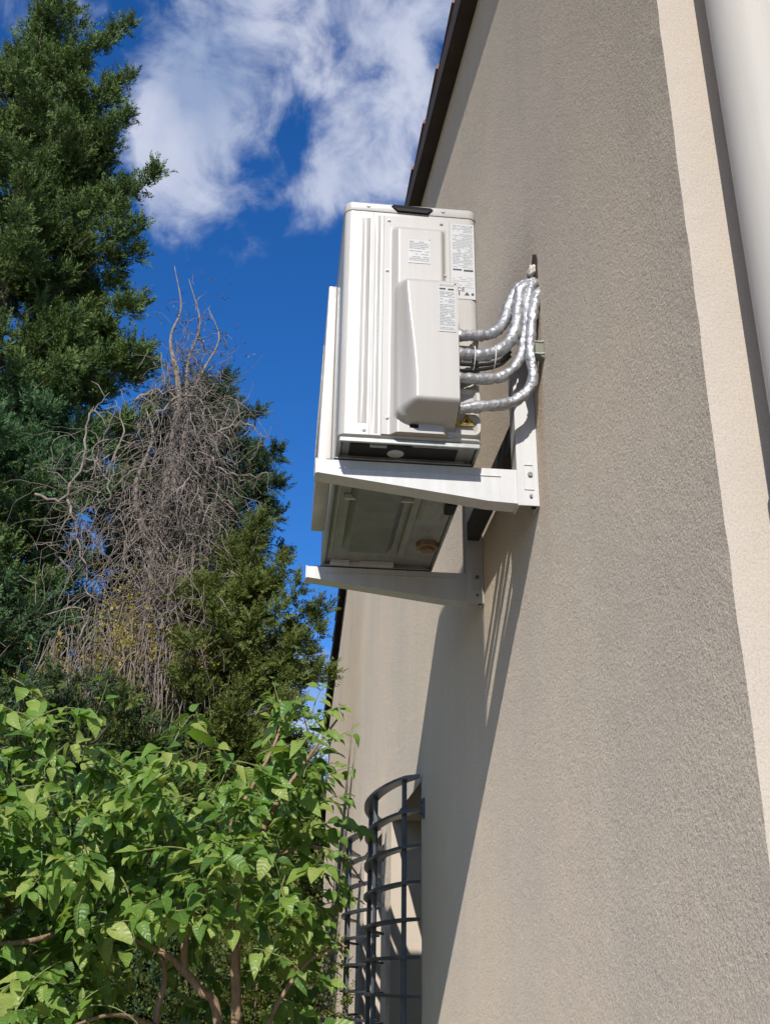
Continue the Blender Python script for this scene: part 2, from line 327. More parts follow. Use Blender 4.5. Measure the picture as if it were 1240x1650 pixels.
# ------------------------------------------------------------------ house
Y0, YR, Y1 = 1.228, 6.97, 12.71
ZE, ZR = 4.504, 5.92          # wall top under the verge at the corner and at the ridge
def ztop(y): return ZR-abs(y-YR)*(ZR-ZE)/(YR-Y0)
WIN = [(4.27, 5.40, 1.0, 2.344), (5.87, 7.0, 1.0, 2.344)]
house = thing('house', (4, 6.97, 0), 'beige rendered gable house with rough stucco wall and dark brown verge', 'house')
def build_house():
    mb = MB(); ys = [Y0, WIN[0][0], WIN[0][1], WIN[1][0], YR, WIN[1][1], Y1]
    for a, b_ in zip(ys[:-1], ys[1:]):
        wn = next((w_ for w_ in WIN if a >= w_[0]-1e-6 and b_ <= w_[1]+1e-6), None)
        def q(za, zb, zc, zd):   # bottom a,b ; top b,a
            mb.add([(0, a, za), (0, b_, zb), (0, b_, zc), (0, a, zd)], [(0, 1, 2, 3)])
        if wn:
            q(0, 0, wn[2], wn[2]); q(wn[3], wn[3], ztop(b_), ztop(a))
        elif a == Y0:                # the corner arris is hand finished: it wanders by a millimetre or two
            e = .05; n = int(ZE/.045); rr = random.Random(2); J = [(rr.uniform(-.0009, .0009), rr.uniform(-.0009, .0009)) for _ in range(n+1)]; J[0] = J[-1] = (0, 0)
            for k in range(n):
                z0, z1 = ZE*k/n, ZE*(k+1)/n; zt1 = z1 if k < n-1 else ztop(a+e); (x0, y0), (x1, y1) = J[k], J[k+1]
                mb.add([(x0, a+y0, z0), (0, a+e, z0), (0, a+e, zt1), (x1, a+y1, z1)], [(0, 1, 2, 3)])
            a += e; q(0, 0, ztop(b_), ztop(a))
        else: q(0, 0, ztop(b_), ztop(a))
    o = mb.build('gable_wall', M['stucco'], house, fix=False)
    # the reveals round the two windows
    for (a, b_, z0, z1) in WIN:
        d = .26; e = .0
        mb = MB()
        mb.add([(0, a, z0), (d, a, z0), (d, a, z1), (0, a, z1)], [(0, 1, 2, 3)])
        mb.add([(0, b_, z0), (d, b_, z0), (d, b_, z1), (0, b_, z1)], [(0, 3, 2, 1)])
        mb.add([(0, a, z1), (d, a, z1), (d, b_, z1), (0, b_, z1)], [(0, 1, 2, 3)])
        mb.add([(0, a, z0), (d, a, z0), (d, b_, z0), (0, b_, z0)], [(0, 3, 2, 1)])
        w_ = mb.build('window', M['stucco_front'], house, fix=False)
        mb = MB(); fx0, fx1 = .16, .22; t_ = .06
        mb.box(fx0, fx1, a+.001, a+t_, z0+.001, z1-.001).box(fx0, fx1, b_-t_, b_-.001, z0+.001, z1-.001)
        mb.box(fx0, fx1, a+t_, b_-t_, z1-t_, z1-.001).box(fx0, fx1, a+t_, b_-t_, z0+.001, z0+t_)
        c = (a+b_)/2; mb.box(fx0, fx1, c-.04, c+.04, z0+t_, z1-t_)
        mb.build('frame', M['shutter'], w_, bevel=.004)
        mb = MB(); mb.box(.19, .196, a+t_, c-.04, z0+t_, z1-t_).box(.19, .196, c+.04, b_-t_, z0+t_, z1-t_); mb.build('pane', M['glass'], w_)
        mb = MB(); mb.box(-.03, .15, a-.03, b_+.03, z0-.04, z0+.012); mb.build('sill', M['concrete'], w_, bevel=.004)
    # front wall (faces the camera's side) and the back and far walls
    mb = MB()
    for k in range(n):
        z0, z1 = ZE*k/n, ZE*(k+1)/n; (x0, y0), (x1, y1) = J[k], J[k+1]
        mb.add([(x0, Y0+y0, z0), (.05, Y0, z0), (.05, Y0, z1), (x1, Y0+y1, z1)], [(0, 1, 2, 3)])
    mb.add([(.05, Y0, 0), (9, Y0, 0), (9, Y0, ZE), (.05, Y0, ZE)], [(0, 1, 2, 3)])
    mb.build('front_wall', M['stucco_front'], house, fix=False)
    mb = MB()
    mb.add([(0, Y1, 0), (9, Y1, 0), (9, Y1, ZE), (0, Y1, ZE)], [(0, 3, 2, 1)])
    mb.add([(9, Y0, 0), (9, Y1, 0), (9, Y1, ZE), (9, YR, ZR), (9, Y0, ZE)], [(0, 1, 2, 3, 4)])
    mb.build('back_wall', M['stucco_front'], house, fix=False)
    # roof: boards under tiles
    oh = .062; ov = .42; sl = (ZR-ZE)/(YR-Y0); th = .10
    mb = MB()
    ya, yb = Y0-ov, Y1+ov; za = ZE-ov*sl
    pts = [(ya, za-.004), (YR, ZR-.004), (yb, za-.004), (yb, za+th), (YR, ZR+th+.01), (ya, za+th)]
    # the boards start just inside the wall line so that the soffit is proud of the wall
    mb.prism([(y, z) for y, z in pts], -oh, 9+oh, 'x')
    roof = mb.build('roof', M['soffit'], house)
    mb = MB(); n = 15
    for side in (-1, 1):
        L_ = math.hypot(YR-ya, ZR-za); n = 15
        for i in range(n):
            t0, t1 = i/n, (i+1.13)/n
            yA = (ya-.05)+(YR-ya+.05)*t0 if side < 0 else (yb+.05)+(YR-yb-.05)*t0
            yB = (ya-.05)+(YR-ya+.05)*t1 if side < 0 else (yb+.05)+(YR-yb-.05)*t1
            zA = za+th+(ZR-za)*t0+.02; zB = za+th+(ZR-za)*t1-.006
            for x in [-.050]+[.12+.22*k for k in range(6)]:
                k0 = len(mb.v); r0, r1 = .088, .070
                if x < 0: r0, r1 = .05, .042
                for (yy, zz, rr) in ((yA, zA, r0), (yB, zB, r1)):
                    for rad in (rr, rr-.014):
                        for j in range(9):
                            a = math.pi*j/8; mb.v.append((x-math.cos(a)*rad+.03, yy, zz-.01+math.sin(a)*rad*.8))
                def ix(e, l, j): return k0+e*18+l*9+j
                for j in range(8):
                    mb.f += [(ix(0, 0, j), ix(0, 0, j+1), ix(1, 0, j+1), ix(1, 0, j)), (ix(0, 1, j), ix(1, 1, j), ix(1, 1, j+1), ix(0, 1, j+1)), (ix(0, 0, j), ix(0, 1, j), ix(0, 1, j+1), ix(0, 0, j+1))]
                mb.f += [(ix(0, 0, 0), ix(1, 0, 0), ix(1, 1, 0), ix(0, 1, 0)), (ix(0, 0, 8), ix(0, 1, 8), ix(1, 1, 8), ix(1, 0, 8))]
    mb.build('roof_tiles', M['tile'], roof)
build_house()

# downpipe at the corner
dp = thing('downpipe', (.111, 1.150, 0), 'smooth off white round downpipe close to the camera on the front wall corner', 'downpipe')
mb = MB(); mb.tube([(.111, 1.150, z) for z in (.05, 1.5, 3, 4.45)], .059, 56); auto_smooth(mb.build('pipe', M['pvc'], dp))
for z in (1.0, 2.205):
    mb = MB(); mb.tube([(.111, 1.150, z), (.111, 1.150, z+.03)], .0625, 40); mb.box(.102, .120, 1.205, 1.2275, z+.005, z+.025)
    auto_smooth(mb.build('pipe_clip', M['screw'], dp))

# ------------------------------------------------------------------ window grilles
def make_grille(w_, label):
    a, b_, z0, z1 = w_; a -= .045; b_ += .20; g = thing('window_grille', (0, (a+b_)/2, z0), label, 'window grille', 'bulged iron window grilles')
    bul = .132
    def X(s): return -.012-bul*math.sin(math.pi*s)**.66
    def Y(s): return a+(b_-a)*s
    zs = [2.358-.1335*k for k in range(11)]
    for k, z in enumerate(zs):
        mb = MB(); n = 28; wdt = .042 if k else .05; hh = .006
        P = []
        for i in range(n+1):
            s = i/n; P.append(Vector((X(s), Y(s), z)))
        vs = []
        for i, p in enumerate(P):
            t = (P[min(i+1, n)]-P[max(i-1, 0)]).normalized(); nn = Vector((-t.y, t.x, 0))
            if i == 0 or i == n: nn = Vector((-.35, -1 if i == 0 else 1, 0)).normalized()*.3
            if nn.x > 0: nn = -nn
            vs += [p+nn*wdt*.5+Vector((0, 0, hh)), p-nn*wdt*.5+Vector((0, 0, hh)), p-nn*wdt*.5-Vector((0, 0, hh)), p+nn*wdt*.5-Vector((0, 0, hh))]
        fs = [(0, 1, 2, 3), tuple(4*n+j for j in (3, 2, 1, 0))]
        for i in range(n):
            for j in range(4): fs.append((4*i+j, 4*i+(j+1) % 4, 4*i+4+(j+1) % 4, 4*i+4+j))
        mb.add(vs, fs); mb.build('ring', M['grille'], g)
    for s in (.08, .40, .72):
        mb = MB(); r = .0095; x, y = X(s)+.004, Y(s)
        mb.box(x-r, x+r, y-r, y+r, zs[-1]-.05, zs[0]+.004); mb.build('bar', M['grille'], g, bevel=.0025)
    for z in (zs[1], zs[8]):
        for y, sg in ((a, -1), (b_, 1)):
            mb = MB(); yy = y+sg*.05
            mb.box(-.020, -.010, min(y, yy), max(y, yy), z-.005, z+.005)
            mb.box(-.010, -.001, yy-.016, yy+.016, z-.038, z+.038)
            mb.disc((-.010, yy, z-.02), (-1, 0, 0), .007, .008, 8); mb.disc((-.010, yy, z+.024), (-1, 0, 0), .007, .008, 8)
            mb.build('anchor', M['grille'], g, bevel=.0015)
make_grille(WIN[0], 'bulging dark iron grille over the nearer window, unit shadow falling past it')
make_grille(WIN[1], 'bulging dark iron grille over the farther window, partly behind leaves')

# ------------------------------------------------------------------ brackets
YF, SP, ZA = 2.18, .692, 2.708
def make_bracket(y, label):
    g = thing('wall_bracket', (0, y, ZA-.09), label, 'wall bracket', 'white brackets carrying the outdoor unit')
    th = .004; wd = .05
    arm = [(-.52, ZA), (-.052, ZA), (-.052, ZA-.087), (-.12, ZA-.084), (-.52, ZA-.034)]
    mb = MB(); mb.prism(arm, y, y+th)
    mb.prism([(-.52, ZA), (-.052, ZA), (-.052, ZA-.004), (-.52, ZA-.004)], y+th, y+wd)
    mb.prism([(-.52, ZA-.034), (-.12, ZA-.084), (-.052, ZA-.087), (-.052, ZA-.083), (-.12, ZA-.080), (-.52, ZA-.030)], y+th, y+wd)
    mb.prism([(-.524, ZA+.002), (-.520, ZA+.002), (-.520, ZA-.036), (-.524, ZA-.036)], y-.001, y+wd)
    # long pressed slot along the web
    mb.box(-.47, -.09, y-.0025, y, ZA-.0205, ZA-.0185)
    arm_o = mb.build('arm', M['bracket'], g)
    mb = MB(); zt = ZA+.30
    mb.box(-.052, -.001, y-.003, y+.001, ZA-.092, zt)             # face plate
    mb.box(-.052, -.048, y+.001, y+wd, ZA-.092, zt)
    mb.box(-.005, -.001, y+.001, y+wd, ZA-.092, zt)
    mb.build('post', M['bracket'], g, bevel=.001)
    mb = MB()
    for (x0, x1, z0, z1) in ((-.036, -.012, ZA-.052, ZA-.050), (-.036, -.012, ZA+.012, ZA+.014), (-.036, -.034, ZA-.05, ZA+.012), (-.014, -.012, ZA-.05, ZA+.012)):
        mb.box(x0, x1, y-.0052, y-.0032, z0, z1)
    mb.build('pressed_plate', M['bracket'], g)
    for z, r in ((ZA-.012, .006), (ZA-.068, .004)):
        mb = MB(); mb.disc((-.021, y-.003, z), (0, -1, 0), r, .005, 6); mb.build('bolt', M['screw'], g)
    mb = MB(); mb.tube([(-.012, y+.02, ZA-.072), (-.001, y+.02, ZA-.072)], .017, 16)
    mb.build('wall_pad', M['rubber'], g)
    mb = MB(); mb.box(-.50, -.16, y+.004, y+.046, ZA+.0002, ZA+.004); mb.build('rubber_strip', M['rubber'], g)
    return g
make_bracket(YF, 'white steel wall bracket nearest the camera, under the pipe side of the outdoor unit')
make_bracket(YF+SP, 'white steel wall bracket farther away, in shade under the far end of the outdoor unit')
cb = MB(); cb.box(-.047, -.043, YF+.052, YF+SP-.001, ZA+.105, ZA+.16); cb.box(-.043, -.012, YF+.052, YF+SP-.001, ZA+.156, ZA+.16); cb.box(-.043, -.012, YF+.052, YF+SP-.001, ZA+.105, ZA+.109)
tag(cb.build('crossbar', M['crossbar'], loc=(-.045, 2.5, ZA+.1)), 'steel crossbar, shade put into its dark colour, joining the two white brackets along the wall', 'crossbar')

# ------------------------------------------------------------------ outdoor unit
UX0, UX1, UY0, UY1, UZ0, UZ1 = -.476, -.137, 2.155, 3.081, 2.760, 3.4475      # built larger, then scaled about the camera onto the brackets below
FZ = 2.7386
unit = thing('outdoor_unit', (-.306, 2.55, ZA), 'off white air conditioner outdoor unit mounted high on the stucco wall', 'air conditioner')
def rrect(x0, x1, y0, y1, r, n=6):
    out = []
    for cx_, cy_, a0 in ((x1-r, y1-r, 0), (x0+r, y1-r, 90), (x0+r, y0+r, 180), (x1-r, y0+r, 270)):
        for i in range(n+1):
            a = R(a0+90*i/n); out.append((cx_+r*math.cos(a), cy_+r*math.sin(a)))
    return out
def ring_shell(x0, x1, y0, y1, z0, z1, r, name, mat, parent, top=True, bottom=True, prof=None):
    """rounded-corner casing; prof = list of (z, inset)"""
    mb = MB(); prof = prof or [(z0, 0), (z1, 0)]; n = None
    for z, ins in prof:
        p = rrect(x0+ins, x1-ins, y0+ins, y1-ins, max(.002, r-ins)); n = len(p)
        mb.v += [(a, b_, z) for a, b_ in p]
    for i in range(len(prof)-1):
        for j in range(n): mb.f.append((i*n+j, i*n+(j+1) % n, (i+1)*n+(j+1) % n, (i+1)*n+j))
    if bottom: mb.f.append(tuple(range(n-1, -1, -1)))
    if top: mb.f.append(tuple((len(prof)-1)*n+j for j in range(n)))
    return auto_smooth(mb.build(name, mat, parent), 30)
cab = ring_shell(UX0, UX1, UY0, UY1, UZ0, UZ1-.030, .020, 'casing', M['white'], unit, prof=[(UZ0, .010), (UZ0+.002, .004), (UZ0+.006, 0), (UZ1-.030, 0)])
lid = ring_shell(UX0-.002, UX1+.002, UY0-.003, UY1+.003, UZ1-.029, UZ1, .022, 'lid', M['white'], unit, prof=[(UZ1-.029, .001), (UZ1-.027, 0), (UZ1-.007, 0), (UZ1-.002, .003), (UZ1, .010)])
# dark joint between lid and casing
ring_shell(UX0+.0015, UX1-.0015, UY0+.0010, UY1-.0015, UZ1-.0298, UZ1-.0288, .02, 'lid_gasket', M['ink'], unit)
def U(x): return x
yF = UY0  # side panel details below placed from image pixels at this depth
# pressed ribs and seam on the side
mb = MB()
for x, w_, h in ((-.4035, .0016, .0008),): mb.box(x-w_/2, x+w_/2, yF-h, yF+.004, UZ0+.004, UZ1-.031)
mb.build('panel_seam', M['ink'], cab)
mb = MB()
def rib(x0, x1, z0, z1, d, nx=12):
    """a soft raised rib on the side panel"""
    k0 = len(mb.v); nz = 14
    for i in range(nx+1):
        for j in range(nz+1):
            u = i/nx; v = j/nz; z = z0+(z1-z0)*v
            e = min(1, min(v, 1-v)*(z1-z0)/.012); e = e*e*(3-2*e)
            mb.v.append((x0+(x1-x0)*u, yF-d*math.sin(math.pi*u)*e-.0002, z))
    for i in range(nx):
        for j in range(nz): q = k0+i*(nz+1)+j; mb.f.append((q, q+nz+1, q+nz+2, q+1))
rib(-.432, -.410, UZ0+.035, UZ1-.05, .005)
rib(-.400, -.384, UZ0+.01, UZ1-.04, .0025)
mb.build('pressed_rib', M['white'], cab, smooth=True, fix=False)
# carrying handle in the lid
mb = MB(); c = [(-.352, 3.4465), (-.256, 3.4435), (-.2485, 3.438), (-.262, 3.4215), (-.342, 3.4235), (-.3585, 3.441)]
mb.prism([(x, z-.004) for x, z in c], yF-.0060, yF-.002); hd = mb.build('handle', M['dark'], lid, bevel=.0015)
mb = MB(); mb.prism([(-.351, 3.4310), (-.257, 3.4275), (-.265, 3.4195), (-.342, 3.4215)], yF-.0085, yF-.0062); mb.build('handle_lip', M['rubber'], hd, bevel=.001)

# service cover with its two pressed bumps, and the hollow pipe cover below
def smooth01(t): t = max(0, min(1, t)); return t*t*(3-2*t)
def bump_h(x, z):
    h = .0035
    # upper bump
    u = smooth01((x+.358)/.020)*smooth01((-.219-x)/.012); v = smooth01((3.372-z)/.016)
    up = .016*u*v
    # lower pipe cover: steep left flank, fold, long slope at its foot
    l = smooth01((x+.352)/.012)*.35+.65*smooth01((x+.350)/(.024+.026*smooth01((3.19-z)/.35)))
    t = smooth01((3.208-z)/.065)
    foot = smooth01((z-2.786)/.040)**.6
    # corner facet at the lower left
    fac = smooth01(((z-2.795)+(x+.352)*.9+.01)/.045) if z < 2.90 else 1
    lo = .086*l*t*foot*(fac if x < -.29 else 1)
    return h+max(up, lo) if lo < .02 else h+lo+up*max(0, 1-lo/.04)
mb = MB(); nx, nz = 74, 220; x0, x1, z0, z1 = -.376, -.2035, 2.768, 3.405
def inside(x, z):
    if z > 3.214: return x <= -.209
    return x <= -.203
xs = [x0+(x1-x0)*i/nx for i in range(nx+1)]; zs_ = [z0+(z1-z0)*j/nz for j in range(nz+1)]
idx = {}
def vid(i, j, back=False):
    k = (i, j, back)
    if k not in idx:
        idx[k] = len(mb.v); x, z = xs[i], zs_[j]
        mb.v.append((x, (yF-bump_h(x, z)) if not back else yF-.0008, z))
    return idx[k]
cells = set()
for i in range(nx):
    for j in range(nz):
        if inside(xs[i+1]-.002, zs_[j+1]) and not (xs[i] > -.312 and xs[i] < -.292 and zs_[j] > 2.779 and zs_[j] < 2.7895):
            cells.add((i, j))
for (i, j) in cells:
    mb.f.append((vid(i, j), vid(i+1, j), vid(i+1, j+1), vid(i, j+1)))
for (i, j) in cells:
    for di, dj, p, q in ((-1, 0, (i, j), (i, j+1)), (1, 0, (i+1, j+1), (i+1, j)), (0, -1, (i+1, j), (i, j)), (0, 1, (i, j+1), (i+1, j+1))):
        if (i+di, j+dj) not in cells:
            if di == 1 and 2.80 < zs_[j] < 3.21 and j % 1 == 0 and not (xs[i] < -.25):
                # open flank for the pipes: only a folded edge
                a = (i+1, j); 
                va = mb.v[vid(*p)]; vb = mb.v[vid(*q)]; k0 = len(mb.v)
                mb.v += [(va[0]-.004, va[1]+.006, va[2]), (vb[0]-.004, vb[1]+.006, vb[2])]
                mb.f.append((vid(*p), k0, k0+1, vid(*q)))
            else:
                mb.f.append((vid(*p), vid(*p, True), vid(*q, True), vid(*q)))
cov = mb.build('service_cover', M['white2'], unit, fix=False); auto_smooth(cov, 50)
mb = MB(); mb.box(-.315, -.285, yF-.016, yF-.0025, 2.776, 2.797); mb.build('latch', M['dark'], cov, bevel=.002)
# thin frame line round the upper cover
mb = MB()
mb.box(-.3775, -.3763, yF-.0016, yF-.0004, 2.768, 3.406).box(-.3775, -.2065, yF-.0016, yF-.0004, 3.4055, 3.4067).box(-.2078, -.2066, yF-.0016, yF-.0004, 3.216, 3.4055)
mb.build('cover_joint', M['ink'], cov)
for x, z in ((-.3635, 3.391), (-.2285, 3.392), (-.3665, 3.234), (-.2215, 3.229), (-.362, 2.812)):
    mb = MB(); mb.disc((x, yF-.0036, z), (0, -1, 0), .0052, .0016, 14).disc((x, yF-.005, z), (0, -1, 0), .0032, .0022, 6); mb.build('screw', M['screw'], cov)
for x, z in ((-.416, 2.779),):
    mb = MB(); mb.disc((x, yF, z), (0, -1, 0), .0052, .0025, 14).disc((x, yF-.002, z), (0, -1, 0), .003, .0022, 6); mb.build('screw', M['screw'], cab)
for x, z in ((-.4175, 3.434), (-.2235, 3.4335)):
    mb = MB(); mb.disc((x, yF-.003, z), (0, -1, 0), .0048, .0025, 14); mb.build('screw', M['screw'], lid)
# shaped valve panel behind the pipes: three rounded pockets with raised lips
mb = MB()
for (za, zb) in ((3.015, 3.062), (2.925, 2.9905), (2.845, 2.905), (2.772, 2.835)):
    p = rrect(-.230, -.141, za+.004, zb-.004, .018, 5); q = rrect(-.230, -.1385, za, zb, .022, 5); n = len(p); k0 = len(mb.v)
    mb.v += [(a, yF-.0002, b_) for a, b_ in q]+[(a, yF-.009, b_) for a, b_ in p]+[(a-.003 if a > -.2 else a, yF-.009, b_-.0015) for a, b_ in rrect(-.230, -.146, za+.008, zb-.006, .014, 5)]+[(a-.004, yF-.0006, b_-.004) for a, b_ in rrect(-.226, -.152, za+.012, zb-.012, .009, 5)]
    for l in range(3):
        for j in range(n): mb.f.append((k0+l*n+j, k0+l*n+(j+1) % n, k0+(l+1)*n+(j+1) % n, k0+(l+1)*n+j))
auto_smooth(mb.build('valve_panel', M['white'], unit), 40)
# fan guard on the front and an inner grid
guard = ring_shell(-.514, UX0-.0005, 2.49, 2.885, 2.825, 3.420, .005, 'fan_guard', M['white'], unit)
for v in guard.data.vertices:                # the guard leans in a little towards its top
    if v.co.x-.306 < -.50 and v.co.z+ZA > 3.2: v.co.x += .013
mb = MB()                                    # round wire guard on its outer face
for k in range(7):
    rr_ = .025+.028*k; ps = []
    for i in range(41):
        a = 2*math.pi*i/40; z = 3.12+rr_*math.sin(a); ps.append((-.5165+.013*(z-2.825)/.595, 2.687+rr_*.97*math.cos(a), z))
    mb.tube(ps, .0011, 5)
mb.build('wire_guard', M['white'], guard, smooth=True)
# printed stickers: lines of small print
def lines(mb, x0, x1, ztop_, zbot, y, pitch, h, rnd, gaps=.2, slope=-.03):
    z = ztop_
    while z > zbot:
        x = x0
        while x < x1-.002:
            wl = rnd.uniform(.003, .014); e = min(x+wl, x1)
            if rnd.random() > gaps:
                s0 = (x-x0)*slope; s1 = (e-x0)*slope
                mb.add([(x, y, z+s0), (e, y, z+s1), (e, y, z+s1-h), (x, y, z+s0-h)], [(0, 1, 2, 3)])
            x = e+.0012
        z -= pitch*(1.7 if rnd.random() < .12 else 1)
rnd = random.Random(5)
def sticker(name, x0, x1, z0, z1, yoff, parent):
    mb = MB(); mb.box(x0, x1, yF-yoff-.0006, yF-yoff, z0, z1); return mb.build(name, M['label'], parent)
s1 = sticker('wiring_sticker', -.2035, -.1435, 3.165, 3.398, .0006, cab)
mb = MB(); y = yF-.0016
lines(mb, -.1995, -.1475, 3.394, 3.262, y, .0047, .0021, rnd); lines(mb, -.1995, -.1475, 3.232, 3.202, y, .006, .0014, rnd, .45)
mb.build('small_print', M['ink'], s1, fix=False)
mb = MB(); mb.box(-.1995, -.177, y-.0004, y, 3.2515, 3.2555).box(-.172, -.1475, y-.0004, y, 3.2495, 3.2545)
mb.disc((-.1505, y, 3.180), (0, -1, 0), .0036, .0004).disc((-.149, y, 3.391), (0, -1, 0), .0016, .0004, 8)
mb.box(-.186, -.183, y-.0004, y, 3.176, 3.186); mb.prism([(-.1715, 3.1765), (-.1585, 3.1765), (-.165, 3.1865)], y-.0004, y)
mb.build('print_marks', M['ink2'], s1)
def text(body, size, loc, name, mat, parent):
    c = bpy.data.curves.new(name, 'FONT'); c.body = body; c.size = size; c.align_x = 'LEFT'; c.extrude = .0001
    tmp = bpy.data.objects.new('tmp', c); COL.objects.link(tmp)
    bpy.context.view_layer.update()
    me = bpy.data.meshes.new_from_object(tmp.evaluated_get(bpy.context.evaluated_depsgraph_get())); bpy.data.objects.remove(tmp)
    me.transform(Matrix.Translation(loc) @ Matrix.Rotation(R(90), 4, 'X')); return link(name, me, mat, parent)
text('CE', .016, (-.190, y-.0002, 3.188), 'printed_mark', M['ink2'], s1)
s2 = sticker('service_sticker', -.3155, -.2595, 3.250, 3.322, .0200, cov)
mb = MB(); lines(mb, -.313, -.263, 3.318, 3.256, yF-.0212, .0052, .0020, rnd, .12); mb.disc((-.2615, yF-.0206, 3.324), (0, -1, 0), .002, .0006, 8); mb.build('small_print', M['ink'], s2, fix=False)
s3 = sticker('pipe_sticker', -.2505, -.2095, 3.004, 3.143, .0902, cov)
mb = MB(); lines(mb, -.2485, -.212, 3.118, 3.010, yF-.0913, .0044, .0019, rnd, .12); lines(mb, -.2485, -.212, 3.1395, 3.132, yF-.0913, .004, .0016, rnd, .1); mb.build('small_print', M['ink'], s3, fix=False)
mb = MB(); mb.box(-.2485, -.2335, yF-.0916, yF-.0912, 3.1235, 3.1275).box(-.228, -.2135, yF-.0916, yF-.0912, 3.1225, 3.1265).disc((-.2105, yF-.091, 3.1405), (0, -1, 0), .002, .0006, 8); mb.build('print_marks', M['ink2'], s3)
yw = yF-.0095
mb = MB(); mb.prism([(-.1925, 2.800), (-.157, 2.800), (-.1745, 2.829)], yw-.0006, yw); mb.box(-.205, -.1925, yw-.0006, yw, 2.801, 2.816); wa = mb.build('warning_sticker', M['yellow'], cab)
mb = MB(); y2 = yw-.0012
mb.disc((-.1745, y2, 2.8085), (0, -1, 0), .0048, .0004, 10).prism([(-.1785, 2.810), (-.1705, 2.810), (-.1740, 2.8205)], y2-.0004, y2)
for a, b_, c_, d_ in ((-.1895, -.160, 2.8015, 2.8030),): mb.box(a, b_, y2-.0004, y2, c_, d_)
mb.prism([(-.1920, 2.802), (-.1905, 2.802), (-.1735, 2.828), (-.1745, 2.8285)], y2-.0004, y2).prism([(-.1575, 2.802), (-.1590, 2.802), (-.1755, 2.828), (-.1745, 2.8285)], y2-.0004, y2)
mb.build('flame_mark', M['ink2'], wa)
DRX, DRY = -.182, 2.77
# underside: base pan with pressed panel, two feet, drain plug
mb = MB(); mb.box(UX0+.012, UX1-.012, UY0+.012, UY1-.012, UZ0-.006, UZ0-.0005)
pan = mb.build('base_pan', M['pan'], unit, bevel=.002)
mb = MB()
for (a, b_, c_, d_) in ((UX0+.004, UX1-.004, UY0+.003, UY0+.010), (UX0+.004, UX1-.004, UY1-.010, UY1-.003), (UX0+.003, UX0+.010, UY0+.010, UY1-.010), (UX1-.010, UX1-.003, UY0+.010, UY1-.010)):
    mb.box(a, b_, c_, d_, UZ0-.013, UZ0-.0006)
mb.build('pan_rim', M['pan'], pan, bevel=.002)
def pressed(x0, x1, y0, y1, d, name, mat):
    mb = MB(); z = UZ0-.0062; b_ = .018
    mb.v += [(x, y, z) for x, y in ((x0, y0), (x1, y0), (x1, y1), (x0, y1))]+[(x, y, z-d) for x, y in ((x0+b_, y0+b_), (x1-b_, y0+b_), (x1-b_, y1-b_), (x0+b_, y1-b_))]
    mb.f += [(0, 1, 5, 4), (1, 2, 6, 5), (2, 3, 7, 6), (3, 0, 4, 7), (7, 6, 5, 4)]
    return mb.build(name, mat, pan, bevel=.003)
pressed(-.425, -.280, 2.36, 2.83, .020, 'pressed_panel', M['pan2'])
pressed(-.243, -.160, 2.30, 2.60, .010, 'pressed_panel', M['pan'])
mb = MB()
for x, h_ in ((-.455, .003), (-.252, .009)): mb.box(x-h_, x+h_, 2.26, 2.84, UZ0-.022, UZ0-.0062)
mb.box(-.455, -.27, 2.275, 2.281, UZ0-.016, UZ0-.0062)
mb.build('stiffening_rib', M['pan'], pan, bevel=.0015)
mb = MB(); mb.tube([(DRX, DRY, UZ0-.006), (DRX, DRY, UZ0-.020)], .032, 28); mb.tube([(DRX, DRY, UZ0-.020), (DRX, DRY, UZ0-.03)], .018, 20); auto_smooth(mb.build('drain_plug', M['drain'], unit))
mb = MB(); mb.box(-.176, -.150, 2.44, 2.50, UZ0-.035, UZ0-.0165); mb.build('rubber_block', M['rubber'], unit, bevel=.003)
for yc in (2.258, 2.966):
    mb = MB()
    mb.box(UX0+.006, -.165, yc-.019, yc-.016, FZ+.003, UZ0-.0065).box(UX0+.006, -.165, yc+.016, yc+.019, FZ+.003, UZ0-.0065)
    mb.box(UX0-.004, -.150, yc-.028, yc+.028, FZ, FZ+.003)
    ft = mb.build('foot', M['pan'], unit, bevel=.001)
mb = MB(); mb.disc((-.335, 2.215, UZ0-.0062), (0, 0, -1), .020, .004, 20); mb.build('pan_hole_cap', M['bracket'], pan)
mb = MB(); mb.box(UX0+.03, -.19, 2.176, 2.236, UZ0-.0095, UZ0-.0062); mb.build('base_shade_plate', M['rubber'], pan)  # dark plate put in for the shade under the pan's near edge
mb = MB(); mb.box(-.40, -.36, 2.168, 2.176, UZ0-.017, UZ0-.0062).box(-.30, -.17, 2.166, 2.170, UZ0-.013, UZ0-.0062); mb.build('pan_lip', M['pan'], pan, bevel=.001)
mb = MB(); mb.box(-.452, -.395, 2.922, 2.934, FZ+.001, UZ0-.0065).box(-.365, -.262, 2.922, 2.934, FZ+.001, UZ0-.0065).box(-.452, -.262, 2.934, 2.940, FZ+.001, UZ0-.0065); mb.build('foot_flange', M['bracket'], pan, bevel=.001)
mb = MB(); mb.box(-.440, -.250, 2.458, 2.466, UZ0-.021, UZ0-.0062); mb.build('highlight_rib', M['bracket'], pan, bevel=.002)  # pale rib; a highlight line is put into its colour
US = .9768  # scales the unit about the camera position
unit.location = Vector((-.5708, 0, 1.6))*(1-US)+unit.location*US; unit.scale = (US, US, US)

